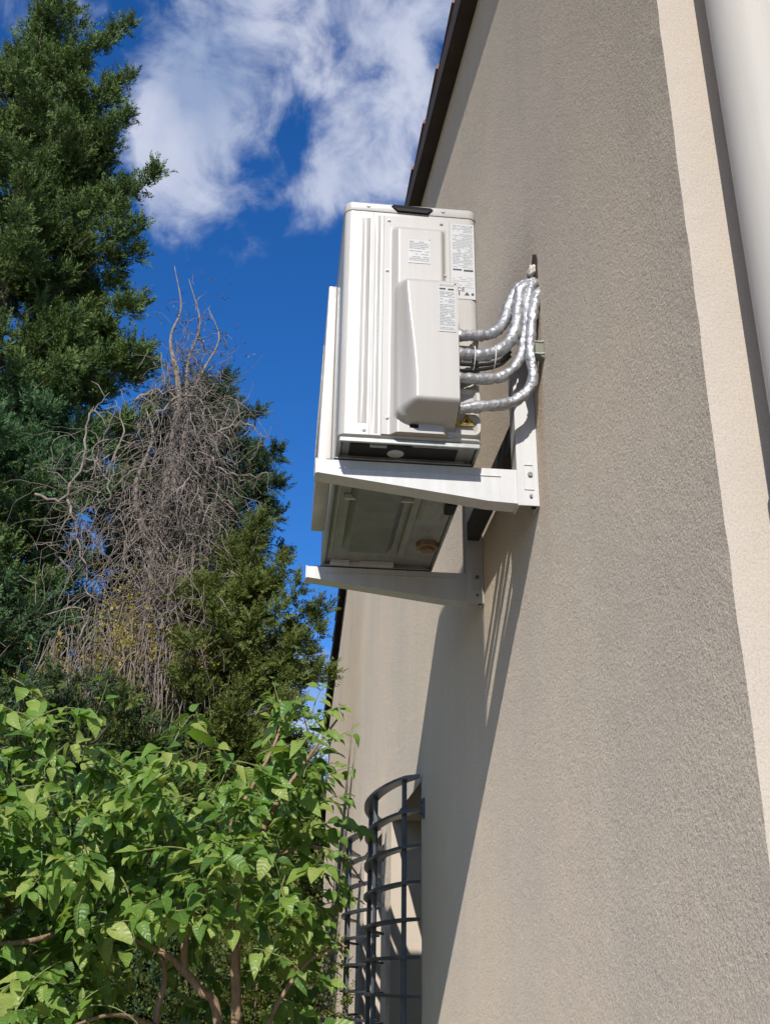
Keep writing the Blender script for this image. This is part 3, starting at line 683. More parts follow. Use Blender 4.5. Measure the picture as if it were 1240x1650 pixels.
# ------------------------------------------------------------------ pipes
def hose(name, pts, r, label, mat='foil', wob=.22, seed=1, cat='pipe', grp='foil wrapped pipes'):
    P = spline(pts, 10); mb = MB()
    mb.tube(P, [r*.94*(1+.05*math.sin(i*1.7+seed)+.06*math.sin(i*.61+seed)-(.10 if (i+seed*3) % 11 == 0 else 0)) for i in range(len(P))], 14, True, wob, seed)
    o = mb.build(name, M[mat], loc=pts[0], smooth=True); return tag(o, label, cat, grp)
hose('foil_pipe', [(-0.2428, 2.063, 2.9949), (-0.2086, 2.063, 2.9949), (-0.1565, 2.0793, 3.0089), (-0.1164, 2.0917, 3.0272), (-0.0844, 2.1035, 3.0707), (-0.0683, 2.1084, 3.124), (-0.04, 2.114, 3.182), (0.01, 2.112, 3.205)], .0142, 'crinkled silver foil pipe, the highest leaving the side cover of the outdoor unit', seed=1)  # pipe and cable points from image pixels, unit ends scaled about the camera
hose('foil_pipe', [(-0.2428, 2.0571, 2.9392), (-0.2086, 2.0571, 2.9392), (-0.146, 2.0767, 2.9529), (-0.0983, 2.0894, 2.9803), (-0.0629, 2.0961, 3.0323), (-0.0511, 2.0917, 3.0998), (-0.04, 2.092, 3.16), (0.01, 2.104, 3.19)], .0160, 'thickest silver foil pipe, second from the top beside the unit, black cables under it', seed=2)
hose('foil_pipe', [(-0.2428, 2.0659, 2.8806), (-0.2086, 2.0659, 2.8806), (-0.1355, 2.0888, 2.8958), (-0.0876, 2.1006, 2.9178), (-0.0522, 2.1073, 2.9616), (-0.036, 2.1, 3.03), (-0.03, 2.088, 3.11), (-0.014, 2.088, 3.172), (0.012, 2.098, 3.182)], .0138, 'silver foil pipe third from the top, turning up between two thicker bends', seed=3)
hose('foil_pipe', [(-0.2135, 2.0747, 2.8024), (-0.1982, 2.0761, 2.8043), (-0.146, 2.0767, 2.8149), (-0.0876, 2.0926, 2.8353), (-0.043, 2.098, 2.868), (-0.023, 2.092, 2.91), (-0.027, 2.088, 2.975), (-0.025, 2.084, 3.03), (-0.017, 2.08, 3.09), (-0.004, 2.084, 3.14), (0.012, 2.09, 3.16)], .0140, 'lowest silver foil pipe, looping in front of the white bracket post', seed=4)
for k, (dz, dy) in enumerate(((-.0225, .006), (-.031, .012))):
    hose('black_cable', [(-.243, 2.057+dy, 2.939+dz-.006*k), (-.209, 2.057+dy, 2.938+dz-.006*k), (-.146, 2.076+dy, 2.952+dz), (-.1015, 2.088+dy, 2.974+dz), (-.069, 2.112+dy, 3.016+dz)], .0045, ['black cable tied close under the second foil pipe', 'lower black cable sagging below the second foil pipe'][k], 'cable', 0, k, 'cable', 'black cables')
for x, yc in ((-.168, 2.073), (-.115, 2.092)):
    mb = MB(); zc = 2.940+(.018 if x > -.13 else 0); pts = [Vector((x+.001*math.sin(a), yc+.023*math.cos(a), zc+.030*math.sin(a))) for a in [2*math.pi*i/20 for i in range(21)]]
    mb.tube(pts, .0014, 6); tag(mb.build('cable_tie', M['tie'], loc=(x, yc, zc)), 'white cable tie round the second pipe, '+('nearer the unit' if x < -.13 else 'nearer the bend'), 'cable tie', 'white cable ties')
# hole with plaster patch where the pipes enter
wh = thing('wall_hole', (0, 2.11, 3.22), 'rough dark wall hole with plaster patch where the foil pipes enter', 'wall hole')
mb = MB(); rnd = random.Random(9)
pts = [(2.112+.034*math.cos(a)*(1+.3*rnd.uniform(-1, 1)), 3.205+.058*math.sin(a)*(1+.25*rnd.uniform(-1, 1))+.02) for a in [2*math.pi*i/16 for i in range(16)]]
mb.prism(pts, -.0025, .001, 'x'); mb.build('opening', M['hole'], wh)
mb = MB(); bm = bmesh.new(); bmesh.ops.create_icosphere(bm, subdivisions=3, radius=1)
for v in bm.verts:
    k = 1+.25*math.sin(v.co.x*5+1)*math.sin(v.co.y*6)+.15*math.sin(v.co.z*9)
    v.co = Vector((-.004+v.co.x*.012*k, 2.117+v.co.y*.022*k, 3.232+v.co.z*.016*k))
me = bpy.data.meshes.new('plaster_patch'); bm.to_mesh(me); bm.free(); link('plaster_patch', me, M['plaster'], wh, smooth=True)
# small olive clip box on the wall beside the lowest pipe
cl = thing('cable_clip', (-.01, 2.07, 2.97), 'small olive plastic cable clip with pale strap on the wall beside the lowest pipe', 'cable clip')
mb = MB(); mb.prism([(-.022, 2.958), (-.0005, 2.945), (-.0005, 2.992), (-.022, 2.988)], 2.060, 2.085); mb.build('clip_body', M['clipp'], cl, bevel=.002)
for z in (2.957, 2.990):
    mb = MB(); mb.tube([(-.024, 2.058, z), (-.010, 2.057, z-.001), (-.002, 2.056, z+.001)], .0012, 6); mb.build('strap', M['tie'], cl)

# ------------------------------------------------------------------ vegetation
def mesh_np(name, V, F, mat, parent, rnd_attr=None, quads=True, smooth=False):
    me = bpy.data.meshes.new(name); n = len(V); k = F.shape[1]; m = len(F)
    V = V-np.array(base_of(parent)) if parent is not None else V
    me.vertices.add(n); me.vertices.foreach_set('co', V.astype(np.float32).ravel())
    me.loops.add(m*k); me.loops.foreach_set('vertex_index', F.astype(np.int32).ravel())
    me.polygons.add(m); me.polygons.foreach_set('loop_start', np.arange(0, m*k, k, dtype=np.int32)); me.polygons.foreach_set('loop_total', np.full(m, k, dtype=np.int32))
    if smooth: me.polygons.foreach_set('use_smooth', np.ones(m, dtype=bool))
    me.update(calc_edges=True)
    if rnd_attr is not None:
        a = me.attributes.new('rnd', 'FLOAT', 'POINT'); a.data.foreach_set('value', rnd_attr.astype(np.float32))
    me.materials.append(mat); o = bpy.data.objects.new(name, me); COL.objects.link(o); o.parent = parent; return o
def unit_rows(a): return a/np.maximum(np.linalg.norm(a, axis=1, keepdims=True), 1e-9)
def sprays(P, D, S, rng, nl=22, wfac=.17, spread=.6):
    """feathery sprigs: each one a bent axis with side leaflets; P positions, D directions, S sizes"""
    n = len(P); D = unit_rows(D); q = unit_rows(np.cross(D, rng.normal(size=(n, 3)))); nrm = np.cross(D, q)
    Vs = []; rn = rng.random(n)
    for i in range(nl):
        t = (i+.5)/nl; side = 1 if i % 2 else -1
        base = P+D*(S*t*.95)[:, None]+nrm*(S*.16*t*t*rng.uniform(-1, 1, n))[:, None]
        ang = (.95-.55*t)*spread/.55*side*rng.uniform(.7, 1.25, n)
        dd = D*np.cos(ang)[:, None]+q*np.sin(ang)[:, None]+nrm*(rng.normal(size=n)*.30)[:, None]
        dd = unit_rows(dd); ln = S*(.34*(1-t*.5))*rng.uniform(.7, 1.25, n)
        sd = unit_rows(np.cross(dd, nrm+rng.normal(size=(n, 3))*.5)); wd = ln*wfac
        a = base; b = base+dd*(ln*.45)[:, None]+sd*wd[:, None]; c = base+dd*ln[:, None]; d = base+dd*(ln*.45)[:, None]-sd*wd[:, None]
        Vs.append(np.stack([a, b, c, d], 1))
    V = np.stack(Vs, 1).reshape(-1, 3); F = np.arange(len(V)).reshape(-1, 4)
    ra = np.clip(np.repeat(rn, nl*4)*.5+np.repeat(rng.random(n*nl), 4)*.15+np.tile(np.repeat((np.arange(nl)+.5)/nl, 4), n)*.35, 0, 1)
    return V, F, ra
def bough_points(A, B, r0, r1, dens, rng, droop=0.0, up=.25, clump=.22):
    """sprig roots gathered in tufts along the limb from A to B; returns positions and directions"""
    A = np.array(A, float); B = np.array(B, float); L_ = np.linalg.norm(B-A); n = max(8, int(dens*L_)); ax = (B-A)/L_
    m = max(2, int(L_/clump*1.6)); tc_ = (np.arange(m)+rng.random(m))/m; tc_[-1] = .97
    C_ = A+(B-A)*tc_[:, None]; C_[:, 2] -= droop*np.sin(np.pi*tc_)
    rc = r0+(r1-r0)*tc_; o = unit_rows(rng.normal(size=(m, 3)))*(rc*.75*(1-tc_**4))[:, None]; C_ = C_+o
    k = rng.choice(m, n, p=(rc**1.3)/(rc**1.3).sum()); off = unit_rows(rng.normal(size=(n, 3))+ax*.25)*(rng.random(n)**.6)[:, None]
    P = C_[k]+off*(rc[k]*.62)[:, None]; P[:, 2] += rc[k]*.12
    D = ax*.35+off*.95+np.array([0, 0, up])+rng.normal(size=(n, 3))*.22
    return P, D
def conifer(name, base, top, prof, boughs, seed, label, cat, mats, nb=150, dens=55, ssize=.16, trunk_r=.14, inner=.45, up=.25, brad=.16, lift=.35, group=None, split=None, clump=.22):
    """prof: [(z, radius)]; boughs: explicit limbs as (start, tip)"""
    rng = np.random.default_rng(seed); rnd = random.Random(seed)
    tr = thing(name, base, label, cat, group)
    bx, by = base[0], base[1]; tx, ty, tz = top
    def axis(z): t = z/tz; return np.array([bx+(tx-bx)*t, by+(ty-by)*t, z])
    zs = [p[0] for p in prof]; rs = [p[1] for p in prof]
    limbs = []; PP = []; DD = []
    for i in range(nb):
        z = zs[0]+(zs[-1]-zs[0])*((i+rnd.random())/nb); rad = np.interp(z, zs, rs)*rnd.uniform(.66, 1.08)
        a = i*2.39996+rnd.uniform(-.4, .4)
        zt = min(z+rad*lift*rnd.uniform(.5, 1.6), tz)
        A = axis(z); B = axis(zt)+np.array([math.cos(a)*rad, math.sin(a)*rad, 0])
        limbs.append((A, B)); p, d = bough_points(A+(B-A)*inner, B, brad*1.1, brad*.5, dens, rng, .05, up, clump); PP.append(p); DD.append(d)
    for A, B in boughs:
        A = np.array(A, float); B = np.array(B, float); limbs.append((A, B)); p, d = bough_points(A+(B-A)*.12, B, min(brad, .24)*1.05, min(brad, .24)*.45, dens*1.3, rng, -.02, up, .15); PP.append(p); DD.append(d)
    P = np.concatenate(PP); D = np.concatenate(DD); S = ssize*rng.uniform(.6, 1.35, len(P))
    V, F, ra = sprays(P, D, S, rng)
    if split is None: mesh_np('crown', V, F, mats[0], tr, ra)
    else:
        k = len(V)//len(P); which = split(P, rng)
        vm = np.repeat(which, k)
        for mi in range(len(mats)):
            sel = vm == mi
            if sel.any(): VV = V[sel]; mesh_np('crown', VV, np.arange(len(VV)).reshape(-1, 4), mats[mi], tr, ra[sel])
    mb = MB(); pts = [axis(z) for z in np.linspace(0, tz*.97, 14)]
    pts = [Vector(p)+Vector((.05*math.sin(i*1.3+seed), .05*math.cos(i*1.1), 0)) for i, p in enumerate(pts)]; pts[0].z = -.1
    mb.tube(pts, [trunk_r*(1-.9*i/13) for i in range(14)], 9); mb.build('trunk', M['bark'], tr, smooth=True)
    mb = MB()
    for A, B in limbs:
        A = Vector(A); B = Vector(B); m_ = A.lerp(B, .45)-Vector((0, 0, .05)); mb.tube([A, m_, A.lerp(B, .86)], [.016, .009, .003], 5)
    mb.build('limbs', M['bark'], tr, smooth=True, fix=False)
    return tr
# the tall cypress on the left
def split1(P, rng):
    k = np.sin(P[:, 0]*2.1+P[:, 2]*1.3)+np.sin(P[:, 2]*2.7-P[:, 1])*.7+(5.8-P[:, 2])*.45+rng.normal(size=len(P))*.35
    return (k > .65).astype(int)
TX = -3.75
conifer('cypress_tree', (TX, 9.3, 0), (-3.62, 9.3, 12.2),
        [(1.2, 1.25), (2.5, 1.2), (3.4, 1.45), (4.5, 1.62), (5.6, 1.70), (6.6, 1.64), (7.6, 1.50), (8.6, 1.40), (9.4, 1.18), (10.0, .85), (10.5, .52), (11.0, .26), (11.6, .18), (12.1, .08)],
        [((-3.8, 9.1, 9.9), (-2.66, 8.7, 11.33)), ((-3.6, 9.1, 9.6), (-2.58, 8.8, 10.62)), ((-3.4, 9.0, 9.2), (-2.52, 8.7, 9.98)), ((-3.3, 9.0, 8.2), (-2.17, 8.8, 9.33)),  # bough tips, here and below, taken from image pixels at chosen depths
         ((-3.7, 9.1, 10.6), (-3.66, 8.9, 12.0)), ((-3.7, 9.2, 10.2), (-3.9, 8.9, 10.9)), ((-3.3, 9.1, 7.7), (-2.25, 8.7, 8.55)), ((-3.2, 9.0, 6.9), (-2.12, 8.7, 7.62)), ((-3.2, 9.0, 6.3), (-2.06, 8.7, 7.02)),
         ((-3.2, 9.0, 5.8), (-1.98, 8.8, 6.4)), ((-3.2, 9.1, 5.2), (-2.0, 8.8, 5.75)), ((-3.5, 9.0, 9.0), (-2.62, 8.6, 9.72)), ((-3.3, 8.8, 3.9), (-2.3, 8.3, 4.6))],
        3, 'tall green cypress at the left edge rising out of the top of the picture', 'tree', [M['cypress'], M['cypress_blue']], nb=230, dens=330, ssize=.135, trunk_r=.2, inner=.30, up=.55, brad=.34, clump=.34, split=split1)
# dark conifer behind the dead one
conifer('dark_conifer', (-2.0, 11.2, 0), (-1.75, 11.2, 8.3),
        [(1.0, 1.5), (3.0, 1.6), (4.5, 1.45), (5.6, 1.15), (6.6, .98), (7.3, .72), (7.8, .45), (8.2, .15)],
        [((-1.7, 11, 6.7), (-.75, 10.6, 7.05)), ((-1.7, 11, 6.2), (-.72, 10.6, 6.62)), ((-1.7, 11, 5.7), (-.85, 10.6, 6.2)), ((-1.7, 11, 7.1), (-1.0, 10.6, 7.5)), ((-1.7, 11, 5.0), (-1.0, 10.6, 5.55))],
        7, 'dark green conifer showing to the right behind the dead vine covered tree', 'tree', [M['cypress_dark']], nb=165, dens=290, ssize=.135, trunk_r=.14, inner=.25, up=.4, brad=.32, clump=.32, lift=.2)
# olive juniper near the house
conifer('juniper_tree', (-1.25, 7.9, 0), (-1.0, 7.8, 4.75),
        [(.4, .75), (1.6, .85), (2.4, .85), (3.1, .72), (3.6, .62), (4.1, .42), (4.5, .22), (4.7, .1)],
        [((-1.0, 7.7, 4.0), (-.80, 7.5, 4.85)), ((-1.0, 7.7, 3.85), (-.60, 7.5, 4.50)), ((-1.0, 7.7, 3.7), (-.285, 7.5, 4.15)), ((-1.0, 7.7, 3.5), (-.35, 7.5, 3.98)), ((-1.0, 7.7, 3.3), (-.25, 7.5, 3.66)), ((-1.0, 7.7, 3.0), (-.45, 7.5, 3.40)), ((-.9, 7.6, 3.9), (-.50, 7.4, 4.28))],
        11, 'olive green juniper with pointed side branches beside the far end of the house', 'tree', [M['juniper']], nb=120, dens=290, ssize=.105, trunk_r=.09, inner=.25, brad=.19, clump=.2, lift=.55)
conifer('low_conifer', (-1.95, 7.2, 0), (-1.9, 7.2, 3.35),
        [(.3, .7), (1.4, .85), (2.2, .85), (2.8, .65), (3.2, .35), (3.3, .12)], [], 12,
        'low green conifer under the hanging dry twigs, behind the broad leaved shrub', 'tree', [M['cypress_dark'], M['juniper']], nb=150, dens=120, ssize=.13, trunk_r=.07, inner=.3, brad=.18, lift=.5,
        split=lambda P, rng: (rng.random(len(P))+.25*np.sin(P[:, 0]*4) > .55).astype(int))
conifer('garden_conifer', (-3.0, 7.9, 0), (-2.95, 7.9, 4.5),
        [(.3, .8), (1.4, 1.0), (2.4, 1.0), (3.2, .85), (3.9, .55), (4.5, .12)], [], 14,
        'dark low conifer at the left edge behind the shrub', 'tree', [M['cypress_dark'], M['cypress_blue']], nb=170, dens=110, ssize=.14, trunk_r=.07, inner=.3, brad=.18, lift=.5,
        split=lambda P, rng: (rng.random(len(P)) > .7).astype(int))

# dead tree wrapped in bare vines
def tubes_np(paths, radii, n=4):
    """paths: (k, m, 3); radii: (k, m)"""
    k, m, _ = paths.shape; T = np.gradient(paths, axis=1); T /= np.maximum(np.linalg.norm(T, axis=2, keepdims=True), 1e-9)
    ref = np.array([.35, .2, .91]); A = np.cross(T, ref); A /= np.maximum(np.linalg.norm(A, axis=2, keepdims=True), 1e-6); B = np.cross(T, A)
    V = []
    for j in range(n):
        th = 2*math.pi*j/n; V.append(paths+(A*math.cos(th)+B*math.sin(th))*radii[:, :, None])
    V = np.stack(V, 2); I = np.arange(k*m*n).reshape(k, m, n)
    a = I[:, :-1, :]; b = np.roll(a, -1, 2); d = I[:, 1:, :]; c = np.roll(d, -1, 2)
    return V.reshape(-1, 3), np.stack([a, b, c, d], -1).reshape(-1, 4)
def walks(P, D, L_, m, rng, curl=.5, grav=0.0):
    n = len(P); out = np.zeros((n, m, 3)); out[:, 0] = P; d = unit_rows(D.copy()); st = (L_/(m-1))[:, None]
    for i in range(1, m):
        d = unit_rows(d+rng.normal(size=(n, 3))*curl+np.array([0, 0, -grav])); out[:, i] = out[:, i-1]+d*st
    return out
def dead_tree():
    rng = np.random.default_rng(21)
    t = thing('dead_tree', (-1.75, 8.0, 0), 'dead grey tree smothered in bare tangled vines in front of the conifers', 'tree')
    mb = MB()
    stems = [([(-1.75, 8, -.1), (-1.72, 8, 1.5), (-1.68, 8, 3.0), (-1.66, 8, 4.2), (-1.62, 8, 5.2), (-1.60, 8, 6.2), (-1.72, 8, 6.75), (-1.66, 8, 7.1), (-1.76, 8, 7.55)], [.12, .09, .075, .065, .05, .03, .015, .009, .003]),
             ([(-1.62, 8, 5.0), (-1.50, 7.95, 5.8), (-1.55, 8, 6.5), (-1.48, 8, 6.95), (-1.62, 8, 7.42)], [.04, .028, .014, .009, .003]),
             ([(-1.60, 8, 5.9), (-1.42, 7.95, 6.4), (-1.30, 8, 6.8), (-1.42, 8, 7.12)], [.02, .013, .008, .003]),
             ([(-1.64, 8, 4.6), (-1.85, 7.9, 5.2), (-1.76, 7.9, 5.7), (-1.86, 8, 6.05)], [.032, .024, .014, .005]),
             ([(-1.66, 8, 4.2), (-1.35, 7.9, 4.9), (-1.28, 7.9, 5.5), (-1.15, 7.9, 6.1)], [.03, .02, .013, .004])]
    for p, r in stems:
        P = spline(p, 5); rr = np.interp(np.linspace(0, 1, len(P)), np.linspace(0, 1, len(r)), r); mb.tube(P, list(rr), 8, True, .15, 3)
    mb.build('trunk', M['barkgrey'], t, smooth=True)
    # tangle of vines: (centre, spread, how many, length, gravity)
    Pn, Dn, Ln, Rn, G = [], [], [], [], []
    sets = [((-1.55, 7.8, 5.6), (.26, .25, .42), 420, .55, .10), ((-1.62, 7.8, 4.8), (.33, .25, .42), 620, .60, .14), ((-1.65, 7.75, 4.15), (.42, .25, .30), 480, .6, .16),
            ((-2.2, 7.7, 4.95), (.25, .2, .28), 170, .6, .05), ((-1.72, 7.65, 3.72), (.48, .22, .15), 420, .55, .45), ((-1.30, 7.8, 4.5), (.25, .2, .45), 260, .5, .08),
            ((-1.45, 7.85, 6.1), (.20, .2, .28), 150, .35, .0), ((-1.20, 7.9, 5.6), (.20, .2, .30), 130, .5, .0), ((-1.58, 7.95, 6.7), (.14, .12, .35), 60, .25, -.08)]
    outs = []
    for c, s, n, L_, g in sets:
        n = int(n*.85)
        P = np.array(c)+rng.normal(size=(n, 3))*np.array(s); D = rng.normal(size=(n, 3))+np.array([0, 0, -.5 if g > .05 else .5])
        P[:, 0] = c[0]+.02+(P[:, 0]-c[0])*.62; w_ = walks(P, D, L_*.8*rng.uniform(.4, 1.4, n), 10, rng, .27, g+.05); r0 = np.where(rng.random(n) < .06, .0075, .0032)*rng.uniform(.7, 1.3, n)
        outs.append((w_, r0[:, None]*np.linspace(1, .45, 10)[None, :]))
    W_ = np.concatenate([o[0] for o in outs]); RR = np.concatenate([o[1] for o in outs])
    V, F = tubes_np(W_, RR, 4); mesh_np('vine_tangle', V, F, M['barkgrey'], t, smooth=True)
    # skirt of hanging stems
    n = 230; P = np.stack([-1.68+rng.normal(size=n)*.28, 7.55+rng.normal(size=n)*.12, 3.75+rng.normal(size=n)*.14], 1)
    w_ = walks(P, np.tile([0, 0, -1.], (n, 1))+rng.normal(size=(n, 3))*.25, rng.uniform(.25, .75, n), 7, rng, .12, .25)
    V, F = tubes_np(w_, np.full((n, 7), .0034)*rng.uniform(.7, 1.4, n)[:, None], 4); mesh_np('hanging_stems', V, F, M['barkgrey'], t, smooth=True)
    # long pale bare branches
    LB = [[(-2.55, 7.6, 5.02), (-2.35, 7.6, 5.0), (-2.2, 7.6, 5.35), (-2.05, 7.6, 5.2), (-1.95, 7.6, 4.95), (-1.8, 7.6, 4.85), (-1.68, 7.6, 4.9)],
          [(-2.2, 7.6, 5.3), (-2.25, 7.6, 5.7), (-2.1, 7.6, 5.95)], [(-1.75, 7.6, 5.75), (-1.5, 7.55, 5.95), (-1.3, 7.6, 5.85), (-1.15, 7.6, 5.6)],
          [(-1.3, 7.6, 5.45), (-1.1, 7.6, 5.3), (-.9, 7.6, 5.2)], [(-1.9, 7.6, 5.9), (-1.72, 7.6, 6.0), (-1.5, 7.6, 5.9), (-1.38, 7.6, 5.6), (-1.25, 7.6, 5.35)],
          [(-1.65, 7.6, 4.5), (-1.45, 7.6, 4.2), (-1.25, 7.6, 4.15), (-1.1, 7.6, 4.35), (-1.0, 7.6, 4.5)], [(-2.3, 7.6, 5.0), (-2.15, 7.6, 4.6), (-2.05, 7.6, 4.25), (-1.9, 7.6, 4.1)],
          [(-1.4, 7.6, 3.95), (-1.1, 7.6, 3.9), (-.95, 7.6, 4.05), (-.9, 7.6, 4.3)],
          [(-2.05, 7.6, 5.2), (-1.95, 7.6, 5.6), (-2.05, 7.6, 5.9)], [(-1.2, 7.6, 5.65), (-1.0, 7.6, 5.75), (-.8, 7.6, 5.6)], [(-1.5, 7.5, 5.0), (-1.35, 7.5, 5.2), (-1.25, 7.5, 4.95), (-1.1, 7.5, 5.0)]]
    mb = MB()
    for i, p in enumerate(LB):
        P = spline(p, 6); P = [q+Vector(rng.normal(size=3)*.012) for q in P]; mb.tube(P, [.012*(1-.85*j/len(P)) for j in range(len(P))], 6)
        for j in range(2, len(P)-1, 3):
            d = Vector(rng.normal(size=3)).normalized(); q = P[j]; mb.tube([q, q+d*.12+Vector((0, 0, .02)), q+d*.22-Vector((0, 0, .03))], [.007, .005, .002], 4)
    mb.build('bare_branches', M['barkgrey'], t, smooth=True, fix=False)
    # shrivelled leaves and seed heads high up, ivy turning yellow low down
    n = 420; P = np.array([-1.52, 7.9, 6.35])+rng.normal(size=(n, 3))*np.array([.22, .15, .45]); V, F, ra = sprays(P, rng.normal(size=(n, 3)), .06*rng.uniform(.5, 1.3, n), rng, 5, .35); mesh_np('shrivelled_leaves', V, F, M['deadleaf'], t, ra)
    n = 700; P = np.concatenate([np.array([-1.75, 7.45, 3.85])+rng.normal(size=(n//2, 3))*np.array([.12, .1, .22]), np.array([-1.95, 7.45, 3.65])+rng.normal(size=(n//4, 3))*np.array([.25, .1, .12]), np.array([-1.35, 7.45, 3.75])+rng.normal(size=(n//4, 3))*np.array([.22, .1, .12])])
    V, F, ra = sprays(P, rng.normal(size=(len(P), 3)), .075*rng.uniform(.5, 1.3, len(P)), rng, 4, .45); mesh_np('yellowing_leaves', V, F, M['leafyellow'], t, ra)
dead_tree()

# broad leaved shrub in front
def leaves_np(P, D, S, Nn, rng):
    """ovate toothed leaves with drawn out tips, folded on the midrib and curling down"""
    ts = [0, .03, .09, .16, .22, .30, .36, .45, .51, .60, .67, .76, .84, .92, 1]
    ws = [0, .17, .31, .385, .405, .415, .405, .375, .345, .295, .245, .185, .125, .06, 0]
    n = len(P); D = unit_rows(D); X = unit_rows(np.cross(D, Nn)); Nn = np.cross(X, D)
    fold = rng.uniform(.08, .55, n); curl = rng.uniform(.05, .9, n); wd = rng.uniform(.55, .92, n); tw = rng.normal(size=n)*.35; ph = rng.random(n)*6
    k = len(ts); V = np.zeros((n, 3*k, 3)); bend = rng.normal(size=n)*.18; lu = np.zeros((n, 3*k)); lv = np.zeros((n, 3*k))
    for i, (t, w_) in enumerate(zip(ts, ws)):
        c = P+D*(S*t*(1-curl*.18*t))[:, None]-Nn*(S*curl*t*t*.55)[:, None]+X*(S*bend*t*t)[:, None]
        V[:, i*3] = c; lu[:, i*3:i*3+3] = t
        for s, o_ in ((1, 1), (-1, 2)):
            ww = S*w_*.95*wd; lv[:, i*3+o_] = 1
            V[:, i*3+o_] = c+X*(s*ww*np.cos(fold))[:, None]+Nn*(ww*np.sin(fold)+s*ww*tw*t+ww*.10*np.sin(t*11+ph+s))[:, None]
    F = []
    for i in range(k-1):
        F += [(i*3, i*3+1, i*3+4, i*3+3), (i*3+2, i*3, i*3+3, i*3+5)]
    F = np.array(F); FF = (F[None]+(np.arange(n)*3*k)[:, None, None]).reshape(-1, 4)
    return V.reshape(-1, 3), FF, np.repeat(rng.random(n)**.665*.98, 3*k), lu.ravel(), lv.ravel()
def shrub():
    rng = np.random.default_rng(31); rnd = random.Random(31)
    t = thing('broad_leaved_shrub', (-.75, 4.1, 0), 'bright green broad leaved shrub with tan stems filling the lower left', 'shrub')
    mb = MB()
    main = [[(-.62, 4.1, -.05), (-.66, 4.1, .8), (-.735, 4.05, 1.467), (-.80, 4.0, 1.57), (-.905, 4.0, 1.668), (-1.01, 4.0, 1.716), (-1.20, 4.0, 1.78), (-1.5, 3.95, 1.9), (-1.8, 3.9, 2.1)],
            [(-.86, 4.0, 1.63), (-.86, 3.98, 1.75), (-.80, 4.0, 1.95), (-.72, 4.0, 2.15), (-.60, 4.0, 2.40), (-.55, 4.0, 2.58)],
            [(-.66, 4.1, .8), (-.672, 4.05, 1.45), (-.69, 4.0, 1.72), (-.66, 4.0, 1.95), (-.60, 4.0, 2.15), (-.48, 4.0, 2.35), (-.36, 4.0, 2.52)],
            [(-.9, 4.1, .0), (-.93, 4.05, 1.0), (-.94, 4.0, 1.46), (-.925, 4.0, 1.62), (-1.0, 4.1, 1.8), (-1.1, 4.2, 1.95)],
            [(-1.5, 4.3, 0), (-1.5, 4.3, 1.2), (-1.55, 4.3, 1.85), (-1.75, 4.1, 2.2), (-1.85, 3.95, 2.5), (-1.75, 3.9, 2.64)],
            [(-.70, 4.0, 1.9), (-.60, 4.0, 2.0), (-.45, 4.0, 2.05), (-.33, 4.0, 2.02), (-.24, 4.0, 1.92)],
            [(-.66, 4.05, 1.2), (-.55, 4.0, 1.5), (-.45, 4.0, 1.65), (-.38, 4.0, 1.7), (-.30, 4.0, 1.72)],
            [(-1.2, 4.0, 1.78), (-1.4, 3.7, 1.7), (-1.7, 3.5, 1.75), (-2.0, 3.4, 1.8)], [(-.8, 4.0, 1.95), (-1.0, 3.9, 2.1), (-1.1, 3.9, 2.22)], [(-.94, 4.0, 1.46), (-1.05, 3.7, 1.5), (-1.2, 3.5, 1.45)]]
    rad = [[.027, .023, .017, .015, .012, .009, .006, .004, .003], [.013, .012, .010, .008, .006, .004], [.028, .019, .017, .013, .010, .006, .004], [.02, .016, .012, .009, .006, .004], [.02, .014, .010, .007, .005, .003], [.008, .007, .006, .005, .003], [.01, .008, .006, .005, .003], [.01, .008, .006, .003], [.008, .006, .003], [.009, .006, .003]]
    nodes = []
    for p, r in zip(main, rad):
        P = spline(p, 6); rr = np.interp(np.linspace(0, 1, len(P)), np.linspace(0, 1, len(r)), r); mb.tube(P, list(rr), 9, True, .12, len(P))
        for q in P:
            if q.z > 1.2: nodes.append(q)
    mb.build('stems', M['barktan'], t, smooth=True)
    # leafy shoots
    def hull(x, z): # the top outline of the shrub
        xs = [-2.6, -1.75, -1.5, -1.3, -1.1, -.92, -.70, -.56, -.42, -.33, -.28]; zs = [2.5, 2.46, 2.42, 2.40, 2.38, 2.38, 2.40, 2.48, 2.52, 2.42, 2.1]
        return z < np.interp(x, xs, zs)
    tm = MB(); LP, LD, LS, LN = [], [], [], []
    def shoot(a, d, ln, nl, sz, droop):
        p = Vector(a); d = Vector(d).normalized(); pts = [p.copy()]; st = ln/nl
        for i in range(nl):
            d = (d+Vector((rnd.gauss(0, .10), rnd.gauss(0, .10), rnd.gauss(0, .08)-droop))).normalized(); p = p+d*st; pts.append(p.copy())
            side = d.cross(Vector((0, 0, 1))); side = side.normalized() if side.length > .1 else Vector((1, 0, 0))
            sg = 1 if i % 2 else -1
            ld_ = (side*sg*.8+d*.55+Vector((rnd.gauss(0, .3), rnd.gauss(0, .3)-.1, rnd.gauss(-.62, .36)))).normalized()
            nn = Vector((rnd.gauss(-.15, .35), rnd.gauss(-.45, .35), 1.0)).normalized()
            pet = p+ld_*.02
            LP.append(pet); LD.append(ld_); LN.append(nn); LS.append(sz*rnd.choice((.6, .8, 1, 1.15, 1.35))*rnd.uniform(.85, 1.1)*(1-.4*(i/nl)))
            if rnd.random() < .5:
                ld2 = (-side*sg*.6+d*.5+Vector((rnd.gauss(0, .4), rnd.gauss(0, .4), rnd.gauss(-.2, .3)))).normalized(); LP.append(p+ld2*.015); LD.append(ld2); LN.append(Vector((rnd.gauss(-.1, .4), rnd.gauss(-.4, .4), 1)).normalized()); LS.append(sz*rnd.uniform(.4, 1.0))
